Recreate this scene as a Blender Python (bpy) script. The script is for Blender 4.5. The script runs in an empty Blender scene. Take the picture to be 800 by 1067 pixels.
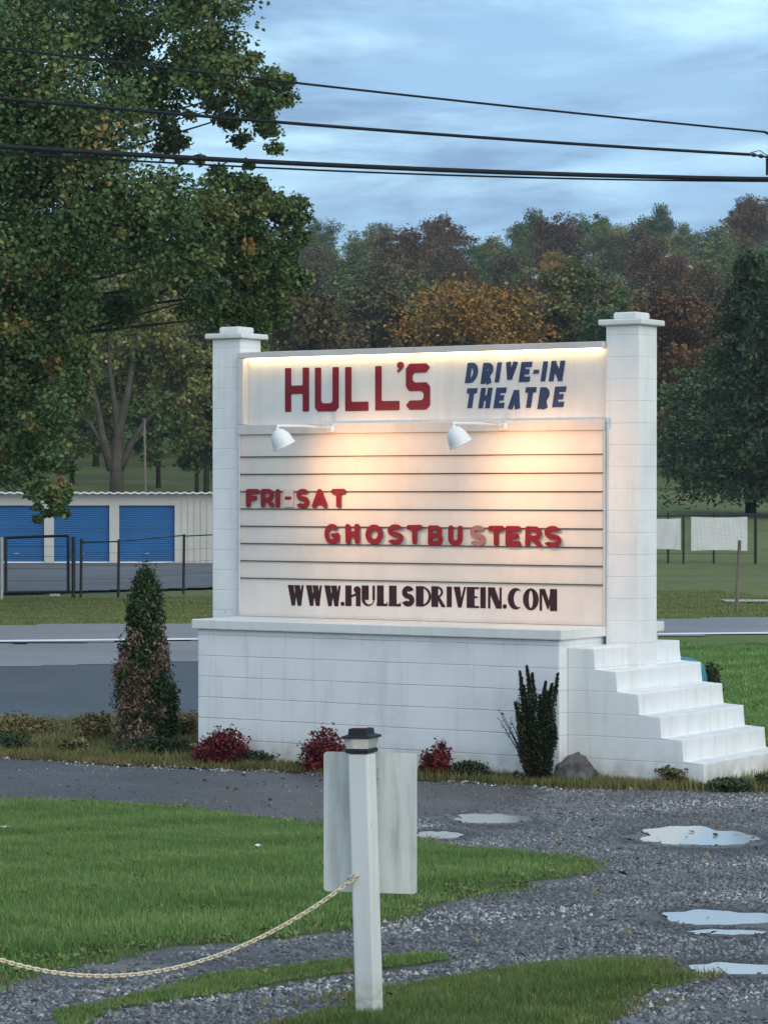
import bpy, bmesh, math, random
import numpy as np
from mathutils import Vector, Matrix, geometry
C = bpy.context.scene.collection
SC = bpy.context.scene
R = math.radians
rnd = random.Random(7)

# ------------------------------------------------------------------ camera
EYE = 2.62            # camera height above the ground the sign stands on
F = 3000.0            # focal length in photo pixels (photo 800 x 1067)
HOR = 512.0           # photo row of the horizon
cd = bpy.data.cameras.new('camera'); cam = bpy.data.objects.new('camera', cd); C.objects.link(cam)
cd.sensor_fit = 'HORIZONTAL'; cd.sensor_width = 36; cd.lens = 36 * F / 800
cam.location = (0, 0, EYE); cam.rotation_euler = (R(90) - math.atan((533.5 - HOR) / F), 0, 0)
cd.clip_start = 0.1; cd.clip_end = 6000
SC.camera = cam

# ------------------------------------------------------------------ sky and light
SUN_EL, SUN_AZ = 28.0, 146.0         # degrees; azimuth clockwise from +Y (camera looks along +Y)
w = bpy.data.worlds.new('World'); SC.world = w; w.use_nodes = True
nt = w.node_tree; N = nt.nodes; Lk = nt.links
for n in list(N): N.remove(n)
out = N.new('ShaderNodeOutputWorld'); bg = N.new('ShaderNodeBackground'); bg.inputs[1].default_value = 0.10
sky = N.new('ShaderNodeTexSky'); sky.sky_type = 'NISHITA'; sky.sun_disc = False
sky.sun_elevation = R(SUN_EL); sky.sun_rotation = R(SUN_AZ); sky.ozone_density = 2.2; sky.dust_density = 0.6; sky.air_density = 1.0
tc = N.new('ShaderNodeTexCoord')
sep = N.new('ShaderNodeSeparateXYZ'); Lk.new(tc.outputs['Generated'], sep.inputs[0])
def wm(op, a, b=None):
    n = N.new('ShaderNodeMath'); n.operation = op
    for i, v in enumerate((a, b)):
        if v is None: continue
        if isinstance(v, (int, float)): n.inputs[i].default_value = v
        else: Lk.new(v, n.inputs[i])
    return n.outputs[0]
zz = wm('ADD', wm('MAXIMUM', sep.outputs[2], 0.0), 0.10)
cx_ = wm('DIVIDE', sep.outputs[0], zz); cy_ = wm('DIVIDE', sep.outputs[1], zz)
cmb = N.new('ShaderNodeCombineXYZ'); Lk.new(cx_, cmb.inputs[0]); Lk.new(cy_, cmb.inputs[1])
def cloud(scale, sx, sy, rot, lo, hi, det=7, rough=.58, off=0.0):
    mp = N.new('ShaderNodeMapping'); Lk.new(cmb.outputs[0], mp.inputs[0])
    mp.inputs['Scale'].default_value = (sx, sy, 1); mp.inputs['Rotation'].default_value = (0, 0, R(rot)); mp.inputs['Location'].default_value = (off, off * .37, off * .11)
    nz = N.new('ShaderNodeTexNoise'); nz.inputs['Scale'].default_value = scale; nz.inputs['Detail'].default_value = det
    nz.inputs['Roughness'].default_value = rough; nz.inputs['Distortion'].default_value = .35
    Lk.new(mp.outputs[0], nz.inputs[0])
    rp = N.new('ShaderNodeMapRange'); rp.inputs[1].default_value = lo; rp.inputs[2].default_value = hi; rp.interpolation_type = 'SMOOTHSTEP'
    Lk.new(nz.outputs[0], rp.inputs[0]); return rp.outputs[0]
def wmix(f, a, b):
    m = N.new('ShaderNodeMix'); m.data_type = 'RGBA'
    if isinstance(f, (int, float)): m.inputs[0].default_value = f
    else: Lk.new(f, m.inputs[0])
    for i, v in ((6, a), (7, b)):
        if isinstance(v, tuple): m.inputs[i].default_value = (*v, 1)
        else: Lk.new(v, m.inputs[i])
    return m.outputs[2]
veil = wmix(0.86, sky.outputs[0], (2.55, 4.35, 6.5))
dark = wmix(cloud(2.1, .8, .85, 16, .42, .62, det=9, rough=.62, off=3.1), veil, (1.9, 3.1, 4.85))
hi_ = N.new('ShaderNodeMapRange'); hi_.interpolation_type = 'SMOOTHSTEP'; Lk.new(sep.outputs[2], hi_.inputs[0])
hi_.inputs[1].default_value = .080; hi_.inputs[2].default_value = .150; hi_.inputs[3].default_value = .35
lite = wmix(wm('MULTIPLY', cloud(1.7, .7, .80, 18, .47, .70, det=9, rough=.60, off=9.3), hi_.outputs[0]), dark, (5.2, 8.0, 9.5))
# the overcast is brighter on the side the sun is on
dt = N.new('ShaderNodeVectorMath'); dt.operation = 'DOT_PRODUCT'; Lk.new(tc.outputs['Generated'], dt.inputs[0])
dt.inputs[1].default_value = (math.sin(R(SUN_AZ)) * .93, math.cos(R(SUN_AZ)) * .93, .37)
gl = N.new('ShaderNodeMapRange'); gl.interpolation_type = 'SMOOTHSTEP'; Lk.new(dt.outputs['Value'], gl.inputs[0])
gl.inputs[1].default_value = -.10; gl.inputs[2].default_value = 1.0
bright = wmix(gl.outputs[0], lite, (7.6, 8.2, 8.4))
Lk.new(bright, bg.inputs[0]); Lk.new(bg.outputs[0], out.inputs[0])

sd = bpy.data.lights.new('sun', 'SUN'); sun = bpy.data.objects.new('sun', sd); C.objects.link(sun)
sd.energy = .80; sd.angle = R(60); sd.color = (1.0, .975, .94)
sv = Vector((math.sin(R(SUN_AZ)) * math.cos(R(SUN_EL)), math.cos(R(SUN_AZ)) * math.cos(R(SUN_EL)), math.sin(R(SUN_EL))))
sun.rotation_euler = sv.to_track_quat('Z', 'Y').to_euler(); sun.location = sv * 60

vs = SC.view_settings
vs.view_transform = 'Standard'; vs.look = 'None'; vs.gamma = 1; vs.use_curve_mapping = False; vs.exposure = 0.52

# ------------------------------------------------------------------ measuring helpers
def hnoise(x, y, s=0.0):
    return (np.sin(x * 1.7 + s) * np.cos(y * 2.3 - s * 1.3) + .6 * np.sin(x * 4.1 - y * 3.3 + s * 2.1) + .35 * np.cos(x * 9.2 + y * 7.7 + s)) / 1.95
def sstep(a, b, t):
    t = np.clip((t - a) / (b - a), 0, 1); return t * t * (3 - 2 * t)
def splus(t, k):
    return k * np.logaddexp(0, t / k)
PUD = []               # puddles: cx, cy, rx, ry, level
def hgt(x, y, dips=False):
    """ground height"""
    x = np.asarray(x, float); y = np.asarray(y, float)
    t = 23.0 - np.maximum(y, 3.5)
    z = .0655 * splus(t, .8)
    xs = sstep(-6, 7, x)
    y0 = 114 - 34 * xs
    yc = np.minimum(y, 470)
    z = z + (.050 - .015 * xs) * (splus(yc - y0, 5.0) - splus(yc - 214, 8.0)) * np.where(y > 40, 1, 0)
    z = z + (.121 + .017 * sstep(-10, 60, x)) * splus(yc - 212, 8.0) * np.where(y > 100, 1, 0)
    if dips:
        for (px, py, rx, ry, lv) in PUD:
            d = np.hypot((x - px) / (rx * .92), (y - py) / (ry * .60)) + .20 * hnoise(x * 3.3, y * 3.3, px) + .08 * hnoise(x * 9, y * 9, py)
            rim = 1 - sstep(1.15, 1.7, d)
            z = z * (1 - rim) + np.maximum(z, lv + .004) * rim
            m = 1 - sstep(.72, 1.0, d)
            z = z * (1 - m) + (lv - .02) * m
    return z
def H1(x, y): return float(hgt(x, y))
def at(px, py, Y):
    """point at distance Y seen at photo pixel px, py"""
    return Vector(((px - 400) * Y / F, Y, EYE - (py - HOR) * Y / F))
def gnd(px, py):
    """ground point under a photo pixel"""
    lo = 3.0; Y = lo
    while Y < 400:
        x = (px - 400) * Y / F
        if EYE - (py - HOR) * Y / F <= H1(x, Y): break
        Y *= 1.01
    a, b = Y / 1.01, Y
    for _ in range(24):
        m = (a + b) / 2; x = (px - 400) * m / F
        if EYE - (py - HOR) * m / F <= H1(x, m): b = m
        else: a = m
    Y = (a + b) / 2; x = (px - 400) * Y / F
    return Vector((x, Y, H1(x, Y)))
def wallpt(px, off):
    """ground point off metres in front of the sign's base wall, in the column px"""
    p = (px - 400) / F; A_ = R(32.3); v = -.80 - off
    u = (p * (29.06 + v * math.cos(A_)) + 1.733 - v * math.sin(A_)) / (math.cos(A_) + p * math.sin(A_))
    x = -1.733 + u * math.cos(A_) + v * math.sin(A_); y = 29.06 - u * math.sin(A_) + v * math.cos(A_)
    return Vector((x, y, H1(x, y)))
def gpoly(pts): return np.array([gnd(*p)[:2] for p in pts])
def inside(poly, x, y):
    r = np.zeros(np.shape(x), bool); n = len(poly)
    for i in range(n):
        x0, y0 = poly[i]; x1, y1 = poly[(i + 1) % n]
        if y0 == y1: continue
        c = ((y0 > y) != (y1 > y)) & (x < (x1 - x0) * (y - y0) / (y1 - y0) + x0)
        r ^= c
    return r

# ------------------------------------------------------------------ materials
def mat(name):
    m = bpy.data.materials.new(name); m.use_nodes = True
    b = m.node_tree.nodes['Principled BSDF']; return m, m.node_tree, b
def nd(t, kind, **kw):
    n = t.nodes.new('ShaderNode' + kind)
    for k, v in kw.items(): setattr(n, k, v)
    return n
def noise(t, scale, det=4, rough=.55, vec=None, stretch=None):
    n = nd(t, 'TexNoise'); n.inputs['Scale'].default_value = scale; n.inputs['Detail'].default_value = det; n.inputs['Roughness'].default_value = rough
    c = nd(t, 'TexCoord'); src = vec or c.outputs['Object']
    if stretch:
        m = nd(t, 'Mapping'); m.inputs['Scale'].default_value = stretch; t.links.new(src, m.inputs[0]); src = m.outputs[0]
    t.links.new(src, n.inputs[0]); return n.outputs[0]
def ramp(t, f, stops, interp='LINEAR'):
    r = nd(t, 'ValToRGB'); e = r.color_ramp.elements; r.color_ramp.interpolation = interp
    while len(e) < len(stops): e.new(.5)
    for i, (p, c) in enumerate(stops):
        e[i].position = p; e[i].color = (*c, 1) if len(c) == 3 else c
    t.links.new(f, r.inputs[0]); return r.outputs[0]
def mixc(t, f, a, b, mode='MIX'):
    m = nd(t, 'Mix', data_type='RGBA', blend_type=mode)
    if isinstance(f, (int, float)): m.inputs[0].default_value = f
    else: t.links.new(f, m.inputs[0])
    for i, v in ((6, a), (7, b)):
        if isinstance(v, tuple): m.inputs[i].default_value = (*v, 1)
        else: t.links.new(v, m.inputs[i])
    return m.outputs[2]
def math_(t, op, a, b=None):
    n = nd(t, 'Math', operation=op)
    for i, v in enumerate((a, b)):
        if v is None: continue
        if isinstance(v, (int, float)): n.inputs[i].default_value = v
        else: t.links.new(v, n.inputs[i])
    return n.outputs[0]
def bump(t, b, h, strength=.3, dist=.01):
    n = nd(t, 'Bump'); n.inputs['Strength'].default_value = strength; n.inputs['Distance'].default_value = dist
    t.links.new(h, n.inputs['Height']); t.links.new(n.outputs[0], b.inputs['Normal'])
def simple(name, col, rough=.6, spec=.3, metal=0, var=.12, vscale=6, bmp=0):
    m, t, b = mat(name); n = noise(t, vscale, 5)
    c = tuple(col)
    cc = ramp(t, n, [(.3, tuple(v * (1 - var) for v in c)), (.7, tuple(min(1, v * (1 + var)) for v in c))])
    t.links.new(cc, b.inputs['Base Color']); b.inputs['Roughness'].default_value = rough
    b.inputs['Specular IOR Level'].default_value = spec; b.inputs['Metallic'].default_value = metal
    if bmp: bump(t, b, noise(t, vscale * 8, 4), bmp, .004)
    return m
def white_block(name, base=(.735, .765, .785), course=.2032, z0=0.0, joints=.7, vert=.0):
    """painted concrete block: grooved courses, faint upright joints, grime"""
    m, t, b = mat(name)
    c = nd(t, 'TexCoord'); s = nd(t, 'SeparateXYZ'); t.links.new(c.outputs['Object'], s.inputs[0])
    nz = noise(t, 3.0, 4)
    zz = math_(t, 'ADD', s.outputs[2], math_(t, 'MULTIPLY', math_(t, 'SUBTRACT', nz, .5), .012))
    fr = math_(t, 'FRACT', math_(t, 'DIVIDE', math_(t, 'SUBTRACT', zz, z0), course))
    dj = math_(t, 'ABSOLUTE', math_(t, 'SUBTRACT', fr, .5))             # .5 at joint
    jm = nd(t, 'MapRange', interpolation_type='SMOOTHSTEP'); jm.inputs[1].default_value = .462; jm.inputs[2].default_value = .497; t.links.new(dj, jm.inputs[0])
    row = math_(t, 'FLOOR', math_(t, 'DIVIDE', math_(t, 'SUBTRACT', zz, z0), course))
    xx = math_(t, 'ADD', math_(t, 'ADD', s.outputs[0], s.outputs[1]), math_(t, 'MULTIPLY', row, .2032))
    fx = math_(t, 'ABSOLUTE', math_(t, 'SUBTRACT', math_(t, 'FRACT', math_(t, 'DIVIDE', xx, .4064)), .5))
    vm = nd(t, 'MapRange', interpolation_type='SMOOTHSTEP'); vm.inputs[1].default_value = .485; vm.inputs[2].default_value = .499; t.links.new(fx, vm.inputs[0])
    j = math_(t, 'MAXIMUM', math_(t, 'MULTIPLY', jm.outputs[0], joints), math_(t, 'MULTIPLY', vm.outputs[0], vert))
    worn = noise(t, 1.7, 6, .7); j = math_(t, 'MULTIPLY', j, ramp(t, worn, [(.3, (.35,) * 3), (.6, (1,) * 3)]))
    col = ramp(t, noise(t, 2.2, 7, .65), [(.25, tuple(v * .86 for v in base)), (.5, base), (.8, tuple(v * 1.05 for v in base))])
    col = mixc(t, math_(t, 'MULTIPLY', j, .62), col, (.30, .31, .33))
    streak = noise(t, 1.0, 5, .6, stretch=(14, 14, .7))
    col = mixc(t, math_(t, 'MULTIPLY', ramp(t, streak, [(.54, (0,) * 3), (.8, (1,) * 3)]), .42), col, (.42, .42, .38))
    # splash-back soil on the lowest course
    lo = nd(t, 'MapRange'); lo.inputs[1].default_value = .30; lo.inputs[2].default_value = .02; t.links.new(s.outputs[2], lo.inputs[0])
    mud = math_(t, 'MULTIPLY', lo.outputs[0], ramp(t, noise(t, 7, 5), [(.35, (0,) * 3), (.65, (1,) * 3)]))
    col = mixc(t, math_(t, 'MULTIPLY', mud, .75), col, (.36, .32, .24))
    # flaked paint specks
    fl = ramp(t, noise(t, 9, 3, .5), [(.74, (0,) * 3), (.76, (1,) * 3)])
    col = mixc(t, math_(t, 'MULTIPLY', fl, .35), col, (.28, .27, .26))
    t.links.new(col, b.inputs['Base Color']); b.inputs['Roughness'].default_value = .62; b.inputs['Specular IOR Level'].default_value = .3
    h = math_(t, 'SUBTRACT', math_(t, 'MULTIPLY', noise(t, 70, 3), .18), j)
    bump(t, b, h, .55, .012)
    return m
def painted_board(name, base, streaky=.25):
    m, t, b = mat(name)
    col = ramp(t, noise(t, 1.6, 7, .7), [(.3, tuple(v * .88 for v in base)), (.7, tuple(min(1, v * 1.05) for v in base))])
    st = noise(t, 1.3, 5, .6, stretch=(9, 9, .8))
    col = mixc(t, math_(t, 'MULTIPLY', ramp(t, st, [(.5, (0,) * 3), (.78, (1,) * 3)]), streaky), col, tuple(v * .62 for v in base))
    t.links.new(col, b.inputs['Base Color']); b.inputs['Roughness'].default_value = .5; b.inputs['Specular IOR Level'].default_value = .35
    bump(t, b, noise(t, 3, 4, .6), .12, .01)
    return m
def leafmat(name, stops, rough=.65):
    m, t, b = mat(name)
    a = nd(t, 'Attribute', attribute_name='tint')
    col = ramp(t, a.outputs['Fac'], stops)
    oi = nd(t, 'ObjectInfo')
    hs = nd(t, 'HueSaturation'); t.links.new(col, hs.inputs['Color'])
    t.links.new(math_(t, 'ADD', .482, math_(t, 'MULTIPLY', oi.outputs['Random'], .03)), hs.inputs['Hue'])
    t.links.new(math_(t, 'ADD', .8, math_(t, 'MULTIPLY', oi.outputs['Random'], .4)), hs.inputs['Value'])
    t.links.new(hs.outputs[0], b.inputs['Base Color']); b.inputs['Roughness'].default_value = rough; b.inputs['Specular IOR Level'].default_value = .25
    return m
def ground_mat(name, stops, s1=3, s2=30, bm=.6, bd=.02, rough=.9, patch=None):
    m, t, b = mat(name)
    n1 = noise(t, s1, 6, .65); n2 = noise(t, s2, 4, .7)
    f = math_(t, 'ADD', math_(t, 'MULTIPLY', n1, .55), math_(t, 'MULTIPLY', n2, .45))
    col = ramp(t, f, stops)
    if patch:
        sc, lo, hi, pc, amt = patch
        col = mixc(t, math_(t, 'MULTIPLY', ramp(t, noise(t, sc, 5, .6), [(lo, (0,) * 3), (hi, (1,) * 3)]), amt), col, pc)
    t.links.new(col, b.inputs['Base Color']); b.inputs['Roughness'].default_value = rough; b.inputs['Specular IOR Level'].default_value = .25
    bump(t, b, n2, bm, bd)
    return m
M = {}
M['block'] = white_block('painted_block')
M['pillar'] = white_block('painted_pillar_block', joints=.4, vert=.08, base=(.76, .78, .79))
M['steps'] = white_block('painted_steps', joints=.4, vert=.03, base=(.75, .775, .785), z0=0)
M['coping'] = painted_board('painted_coping', (.70, .71, .70), .3)
M['board'] = painted_board('cream_board', (.72, .665, .62), .12)
M['header'] = painted_board('header_board', (.64, .65, .66), .3)
M['frame'] = painted_board('frame_wood', (.62, .585, .56), .3)
M['track'] = simple('letter_track', (.055, .045, .042), .5)
M['maroon'] = simple('maroon_paint', (.175, .010, .022), .5, .3, var=.15, vscale=5)
M['navy'] = simple('navy_paint', (.022, .046, .115), .5, .3, var=.2, vscale=5)
M['ink'] = simple('black_paint', (.030, .010, .014), .5, .3, var=.3, vscale=8)
M['red'] = simple('red_plastic', (.225, .011, .018), .35, .4, var=.2, vscale=6)
M['faded'] = simple('faded_red_plastic', (.36, .15, .15), .5, .3, var=.12, vscale=8)
M['dash'] = simple('pale_plastic', (.62, .50, .48), .4, .4, var=.1)
M['enamel'] = simple('white_enamel', (.74, .75, .76), .35, .5, var=.04)
M['post'] = painted_board('white_post_paint', (.68, .71, .70), .45)
t = M['post'].node_tree; b = t.nodes['Principled BSDF']; c_ = b.inputs['Base Color'].links[0].from_socket
tcn = nd(t, 'TexCoord'); sx_ = nd(t, 'SeparateXYZ'); t.links.new(tcn.outputs['Object'], sx_.inputs[0])
lo_ = nd(t, 'MapRange'); lo_.inputs[1].default_value = .16; lo_.inputs[2].default_value = .0; t.links.new(sx_.outputs[2], lo_.inputs[0])
md = math_(t, 'MULTIPLY', lo_.outputs[0], ramp(t, noise(t, 30, 5, .65), [(.35, (0,) * 3), (.6, (1,) * 3)]))
chip = ramp(t, noise(t, 26, 4, .6, stretch=(1, 1, .35)), [(.68, (0,) * 3), (.70, (1,) * 3)])
t.links.new(mixc(t, math_(t, 'MULTIPLY', chip, .6), mixc(t, math_(t, 'MULTIPLY', md, .8), c_, (.22, .20, .13)), (.33, .30, .25)), b.inputs['Base Color'])
M['black'] = simple('black_metal', (.012, .013, .016), .5, .4)
M['darkwire'] = simple('black_cable', (.010, .012, .017), .6, .2)
M['chain'] = simple('cream_chain', (.72, .62, .44), .45, .4, var=.12, vscale=40)
M['galv'] = simple('galvanised', (.42, .43, .44), .45, .5, .6)
M['wood'] = simple('grey_wood', (.17, .145, .12), .8, .2, var=.3, vscale=5, bmp=.3)
M['bark'] = simple('bark', (.036, .031, .027), .9, .1, var=.35, vscale=3, bmp=.6)
M['palebark'] = simple('pale_bark', (.085, .076, .065), .9, .1, var=.3, vscale=2, bmp=.5)
M['rock'] = simple('rock', (.095, .092, .095), .85, .25, var=.75, vscale=9, bmp=1.0)
M['blue'] = simple('blue_door', (.030, .150, .37), .45, .4, var=.08, vscale=1.0)
M['siding'] = simple('grey_siding', (.52, .515, .48), .55, .3, var=.06, vscale=1)
M['roofm'] = simple('white_roof_metal', (.78, .79, .80), .4, .4, var=.05, vscale=1)
M['concrete'] = simple('concrete', (.42, .41, .39), .85, .2, var=.12, vscale=2)
M['banner'] = painted_board('banner_cloth', (.62, .63, .63), .3)
M['teal'] = simple('teal_plastic', (.018, .20, .25), .4, .4, var=.1)
M['paper'] = simple('paper', (.85, .85, .82), .8, .1, var=.02)
m, t, b = mat('warm_led'); b.inputs['Emission Color'].default_value = (1, .70, .34, 1); b.inputs['Emission Strength'].default_value = 10.0; b.inputs['Base Color'].default_value = (.9, .85, .7, 1); M['led'] = m
m, t, b = mat('warm_bulb'); b.inputs['Emission Color'].default_value = (1, .72, .38, 1); b.inputs['Emission Strength'].default_value = 14.0; M['bulb'] = m
m, t, b = mat('lantern_plastic'); b.inputs['Base Color'].default_value = (.70, .72, .70, 1); b.inputs['Roughness'].default_value = .12; b.inputs['Transmission Weight'].default_value = .55; b.inputs['IOR'].default_value = 1.45; M['lens'] = m
m, t, b = mat('solar_cell'); b.inputs['Base Color'].default_value = (.012, .014, .022, 1); b.inputs['Roughness'].default_value = .15; M['solar'] = m
m, t, b = mat('puddle_water'); b.inputs['Base Color'].default_value = (.40, .40, .385, 1); b.inputs['Roughness'].default_value = .08; b.inputs['IOR'].default_value = 1.33; b.inputs['Specular IOR Level'].default_value = .6
bump(t, b, noise(t, 5, 2), .03, .01); M['water'] = m
# mildewed board on the post
m, t, b = mat('weathered_sheet')
col = ramp(t, noise(t, 4, 6, .65), [(.3, (.50, .54, .53)), (.7, (.64, .67, .66))])
s_ = noise(t, 2.2, 6, .65, stretch=(11, 11, 1.1)); col = mixc(t, math_(t, 'MULTIPLY', ramp(t, s_, [(.47, (0,) * 3), (.70, (1,) * 3)]), .6), col, (.25, .28, .235))
t.links.new(col, b.inputs['Base Color']); b.inputs['Roughness'].default_value = .55; M['sheet'] = m

# ground materials
M['grassland'] = ground_mat('rough_grass', [(.28, (.060, .085, .026)), (.48, (.100, .128, .038)), (.60, (.15, .155, .055)), (.75, (.20, .185, .085))], .12, 2.2, .5, .1, .95, patch=(.25, .48, .66, (.17, .155, .075), .6))
M['lawn'] = ground_mat('lawn_soil_and_grass', [(.3, (.035, .052, .018)), (.5, (.065, .098, .030)), (.7, (.10, .125, .045))], 1.2, 22, .8, .03, .95)
M['verge'] = ground_mat('mown_verge', [(.3, (.075, .105, .027)), (.5, (.125, .150, .038)), (.72, (.21, .19, .075))], .35, 5, .5, .05, .95)
M['gravel'] = ground_mat('gravel', [(.30, (.075, .075, .079)), (.45, (.155, .156, .163)), (.58, (.24, .24, .246)), (.72, (.37, .37, .37))], 1.4, 55, 1, .02, .8, patch=(.45, .46, .62, (.075, .073, .078), .7))
M['yard'] = ground_mat('yard_gravel', [(.3, (.075, .078, .084)), (.5, (.12, .122, .128)), (.7, (.18, .18, .185))], .25, 6, .7, .05, .9)
M['asphalt'] = ground_mat('damp_asphalt', [(.28, (.058, .062, .070)), (.5, (.096, .100, .110)), (.74, (.15, .15, .157))], .9, 45, .7, .012, .55, patch=(.55, .45, .62, (.085, .080, .082), .75))
M['lot'] = ground_mat('dark_lot_asphalt', [(.3, (.070, .080, .094)), (.5, (.088, .099, .114)), (.72, (.115, .125, .14))], .4, 14, .4, .01, .7)
M['road'] = ground_mat('pale_road_asphalt', [(.3, (.20, .20, .21)), (.5, (.245, .24, .25)), (.72, (.30, .295, .30))], .3, 10, .3, .01, .8, patch=(.2, .45, .6, (.19, .185, .195), .5))
M['line'] = simple('road_paint', (.80, .80, .80), .6, .3, var=.1, vscale=1.5)
M['mulch'] = ground_mat('mulch', [(.3, (.045, .036, .024)), (.5, (.095, .085, .05)), (.72, (.17, .15, .095))], 2, 30, 1, .03, .95)
M['stone_bits'] = None
m, t, b = mat('loose_stone'); a = nd(t, 'Attribute', attribute_name='tint')
t.links.new(ramp(t, a.outputs['Fac'], [(0, (.050, .051, .056)), (.35, (.125, .128, .137)), (.7, (.235, .238, .25)), (.93, (.40, .40, .40)), (1, (.62, .61, .59))]), b.inputs['Base Color']); b.inputs['Roughness'].default_value = .6; M['stones'] = m

# foliage
M['oak'] = leafmat('oak_leaves', [(0, (0.033, 0.063, 0.026)), (.35, (0.069, 0.120, 0.042)), (.62, (0.120, 0.168, 0.057)), (.80, (0.188, 0.162, 0.060)), (1, (0.300, 0.165, 0.063))])
M['olive'] = leafmat('olive_leaves', [(0, (0.052, 0.081, 0.028)), (.5, (0.143, 0.167, 0.052)), (1, (0.286, 0.262, 0.084))])
M['green'] = leafmat('green_leaves', [(0, (0.032, 0.066, 0.026)), (.5, (0.086, 0.138, 0.046)), (1, (0.188, 0.209, 0.065))])
M['rust'] = leafmat('rust_leaves', [(0, (.056, .038, .020)), (.5, (.130, .075, .034)), (1, (.21, .115, .046))])
M['brown'] = leafmat('brown_leaves', [(0, (.046, .040, .022)), (.5, (.105, .084, .038)), (1, (.170, .130, .056))])
M['gold'] = leafmat('gold_leaves', [(0, (.080, .085, .028)), (.35, (.19, .150, .036)), (.6, (.36, .235, .042)), (1, (.52, .28, .048))])
M['needles'] = leafmat('needles', [(0, (0.024, 0.048, 0.027)), (.5, (0.053, 0.091, 0.044)), (1, (0.105, 0.144, 0.057))])
M['juniper'] = leafmat('juniper_leaves', [(0, (.018, .040, .017)), (.40, (.052, .085, .032)), (.5, (.07, .07, .035)), (.58, (.105, .070, .054)), (1, (.28, .195, .15))])
M['yew'] = leafmat('yew_leaves', [(0, (0.010, 0.023, 0.012)), (.6, (0.026, 0.044, 0.018)), (.85, (0.046, 0.058, 0.023)), (1, (0.111, 0.039, 0.036))])
M['barberry'] = leafmat('barberry_leaves', [(0, (.05, .010, .010)), (.5, (.14, .022, .022)), (.85, (.22, .040, .034)), (1, (.28, .095, .055))])
M['lowgreen'] = leafmat('low_shrub_leaves', [(0, (0.018, 0.034, 0.018)), (.6, (0.049, 0.073, 0.039)), (1, (0.098, 0.111, 0.058))])
M['dry'] = leafmat('dry_shrub_leaves', [(0, (0.066, 0.058, 0.026)), (.5, (0.162, 0.130, 0.055)), (1, (0.276, 0.210, 0.102))])
M['weed'] = leafmat('weed_leaves', [(0, (0.036, 0.048, 0.019)), (.5, (0.102, 0.102, 0.042)), (1, (0.204, 0.168, 0.084))])
M['blades'] = leafmat('grass_blades', [(0, (0.049, 0.098, 0.027)), (.45, (0.112, 0.201, 0.056)), (.85, (0.195, 0.287, 0.098)), (1, (0.366, 0.342, 0.159))])
M['verge_blades'] = leafmat('verge_blades', [(0, (.055, .080, .024)), (.5, (.118, .145, .042)), (1, (.23, .205, .09))])
M['straw'] = leafmat('straw_blades', [(0, (0.047, 0.070, 0.019)), (.5, (0.128, 0.132, 0.043)), (1, (0.311, 0.257, 0.121))])

# ------------------------------------------------------------------ object helpers
def tag(o, label=None, cat=None, group=None, kind=None):
    for k, v in (('label', label), ('category', cat), ('group', group), ('kind', kind)):
        if v: o[k] = v
    return o
def thing(name, label, cat, loc=(0, 0, 0), rz=0, group=None):
    o = bpy.data.objects.new(name, None); C.objects.link(o); o.location = loc; o.rotation_euler = (0, 0, rz); o.empty_display_size = .2
    return tag(o, label, cat, group)
def link(name, me, material, parent=None, loc=None):
    o = bpy.data.objects.new(name, me); C.objects.link(o)
    if material is not None and not me.materials: me.materials.append(material)
    if parent is not None: o.parent = parent
    if loc is not None: o.location = loc
    return o
def obj(name, bm, material, parent=None, loc=None, smooth=False):
    me = bpy.data.meshes.new(name)
    bmesh.ops.recalc_face_normals(bm, faces=bm.faces)
    bm.to_mesh(me); bm.free()
    if smooth: me.polygons.foreach_set('use_smooth', [True] * len(me.polygons))
    return link(name, me, material, parent, loc)
def box(x0, x1, y0, y1, z0, z1, bev=0.0, bm=None, mtx=None):
    own = bm is None
    b2 = bmesh.new()
    vv = [b2.verts.new((x, y, z)) for z in (z0, z1) for y in (y0, y1) for x in (x0, x1)]
    for f in ((0, 2, 3, 1), (4, 5, 7, 6), (0, 1, 5, 4), (2, 6, 7, 3), (0, 4, 6, 2), (1, 3, 7, 5)): b2.faces.new([vv[i] for i in f])
    if bev: bmesh.ops.bevel(b2, geom=list(b2.edges), offset=bev, segments=2, profile=.5, affect='EDGES')
    if mtx is not None: bmesh.ops.transform(b2, matrix=mtx, verts=b2.verts)
    if own: return b2
    tmp = bpy.data.meshes.new('tmp'); b2.to_mesh(tmp); b2.free(); bm.from_mesh(tmp); bpy.data.meshes.remove(tmp); return bm
def tube(bm, pts, radii, seg=8, cap=True):
    pts = [Vector(p) for p in pts]
    if not isinstance(radii, (list, tuple)): radii = [radii] * len(pts)
    rings = []; ref = None
    for i, p in enumerate(pts):
        d = (pts[min(i + 1, len(pts) - 1)] - pts[max(i - 1, 0)]).normalized()
        if ref is None: ref = Vector((0, 0, 1)) if abs(d.z) < .9 else Vector((1, 0, 0))
        a = d.cross(ref).normalized(); b_ = a.cross(d).normalized(); ref = b_
        rings.append([bm.verts.new(p + (a * math.cos(k * 2 * math.pi / seg) + b_ * math.sin(k * 2 * math.pi / seg)) * radii[i]) for k in range(seg)])
    for r0, r1 in zip(rings, rings[1:]):
        for k in range(seg): bm.faces.new((r0[k], r0[(k + 1) % seg], r1[(k + 1) % seg], r1[k]))
    if cap:
        bm.faces.new(rings[0][::-1]); bm.faces.new(rings[-1])
    return bm
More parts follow.
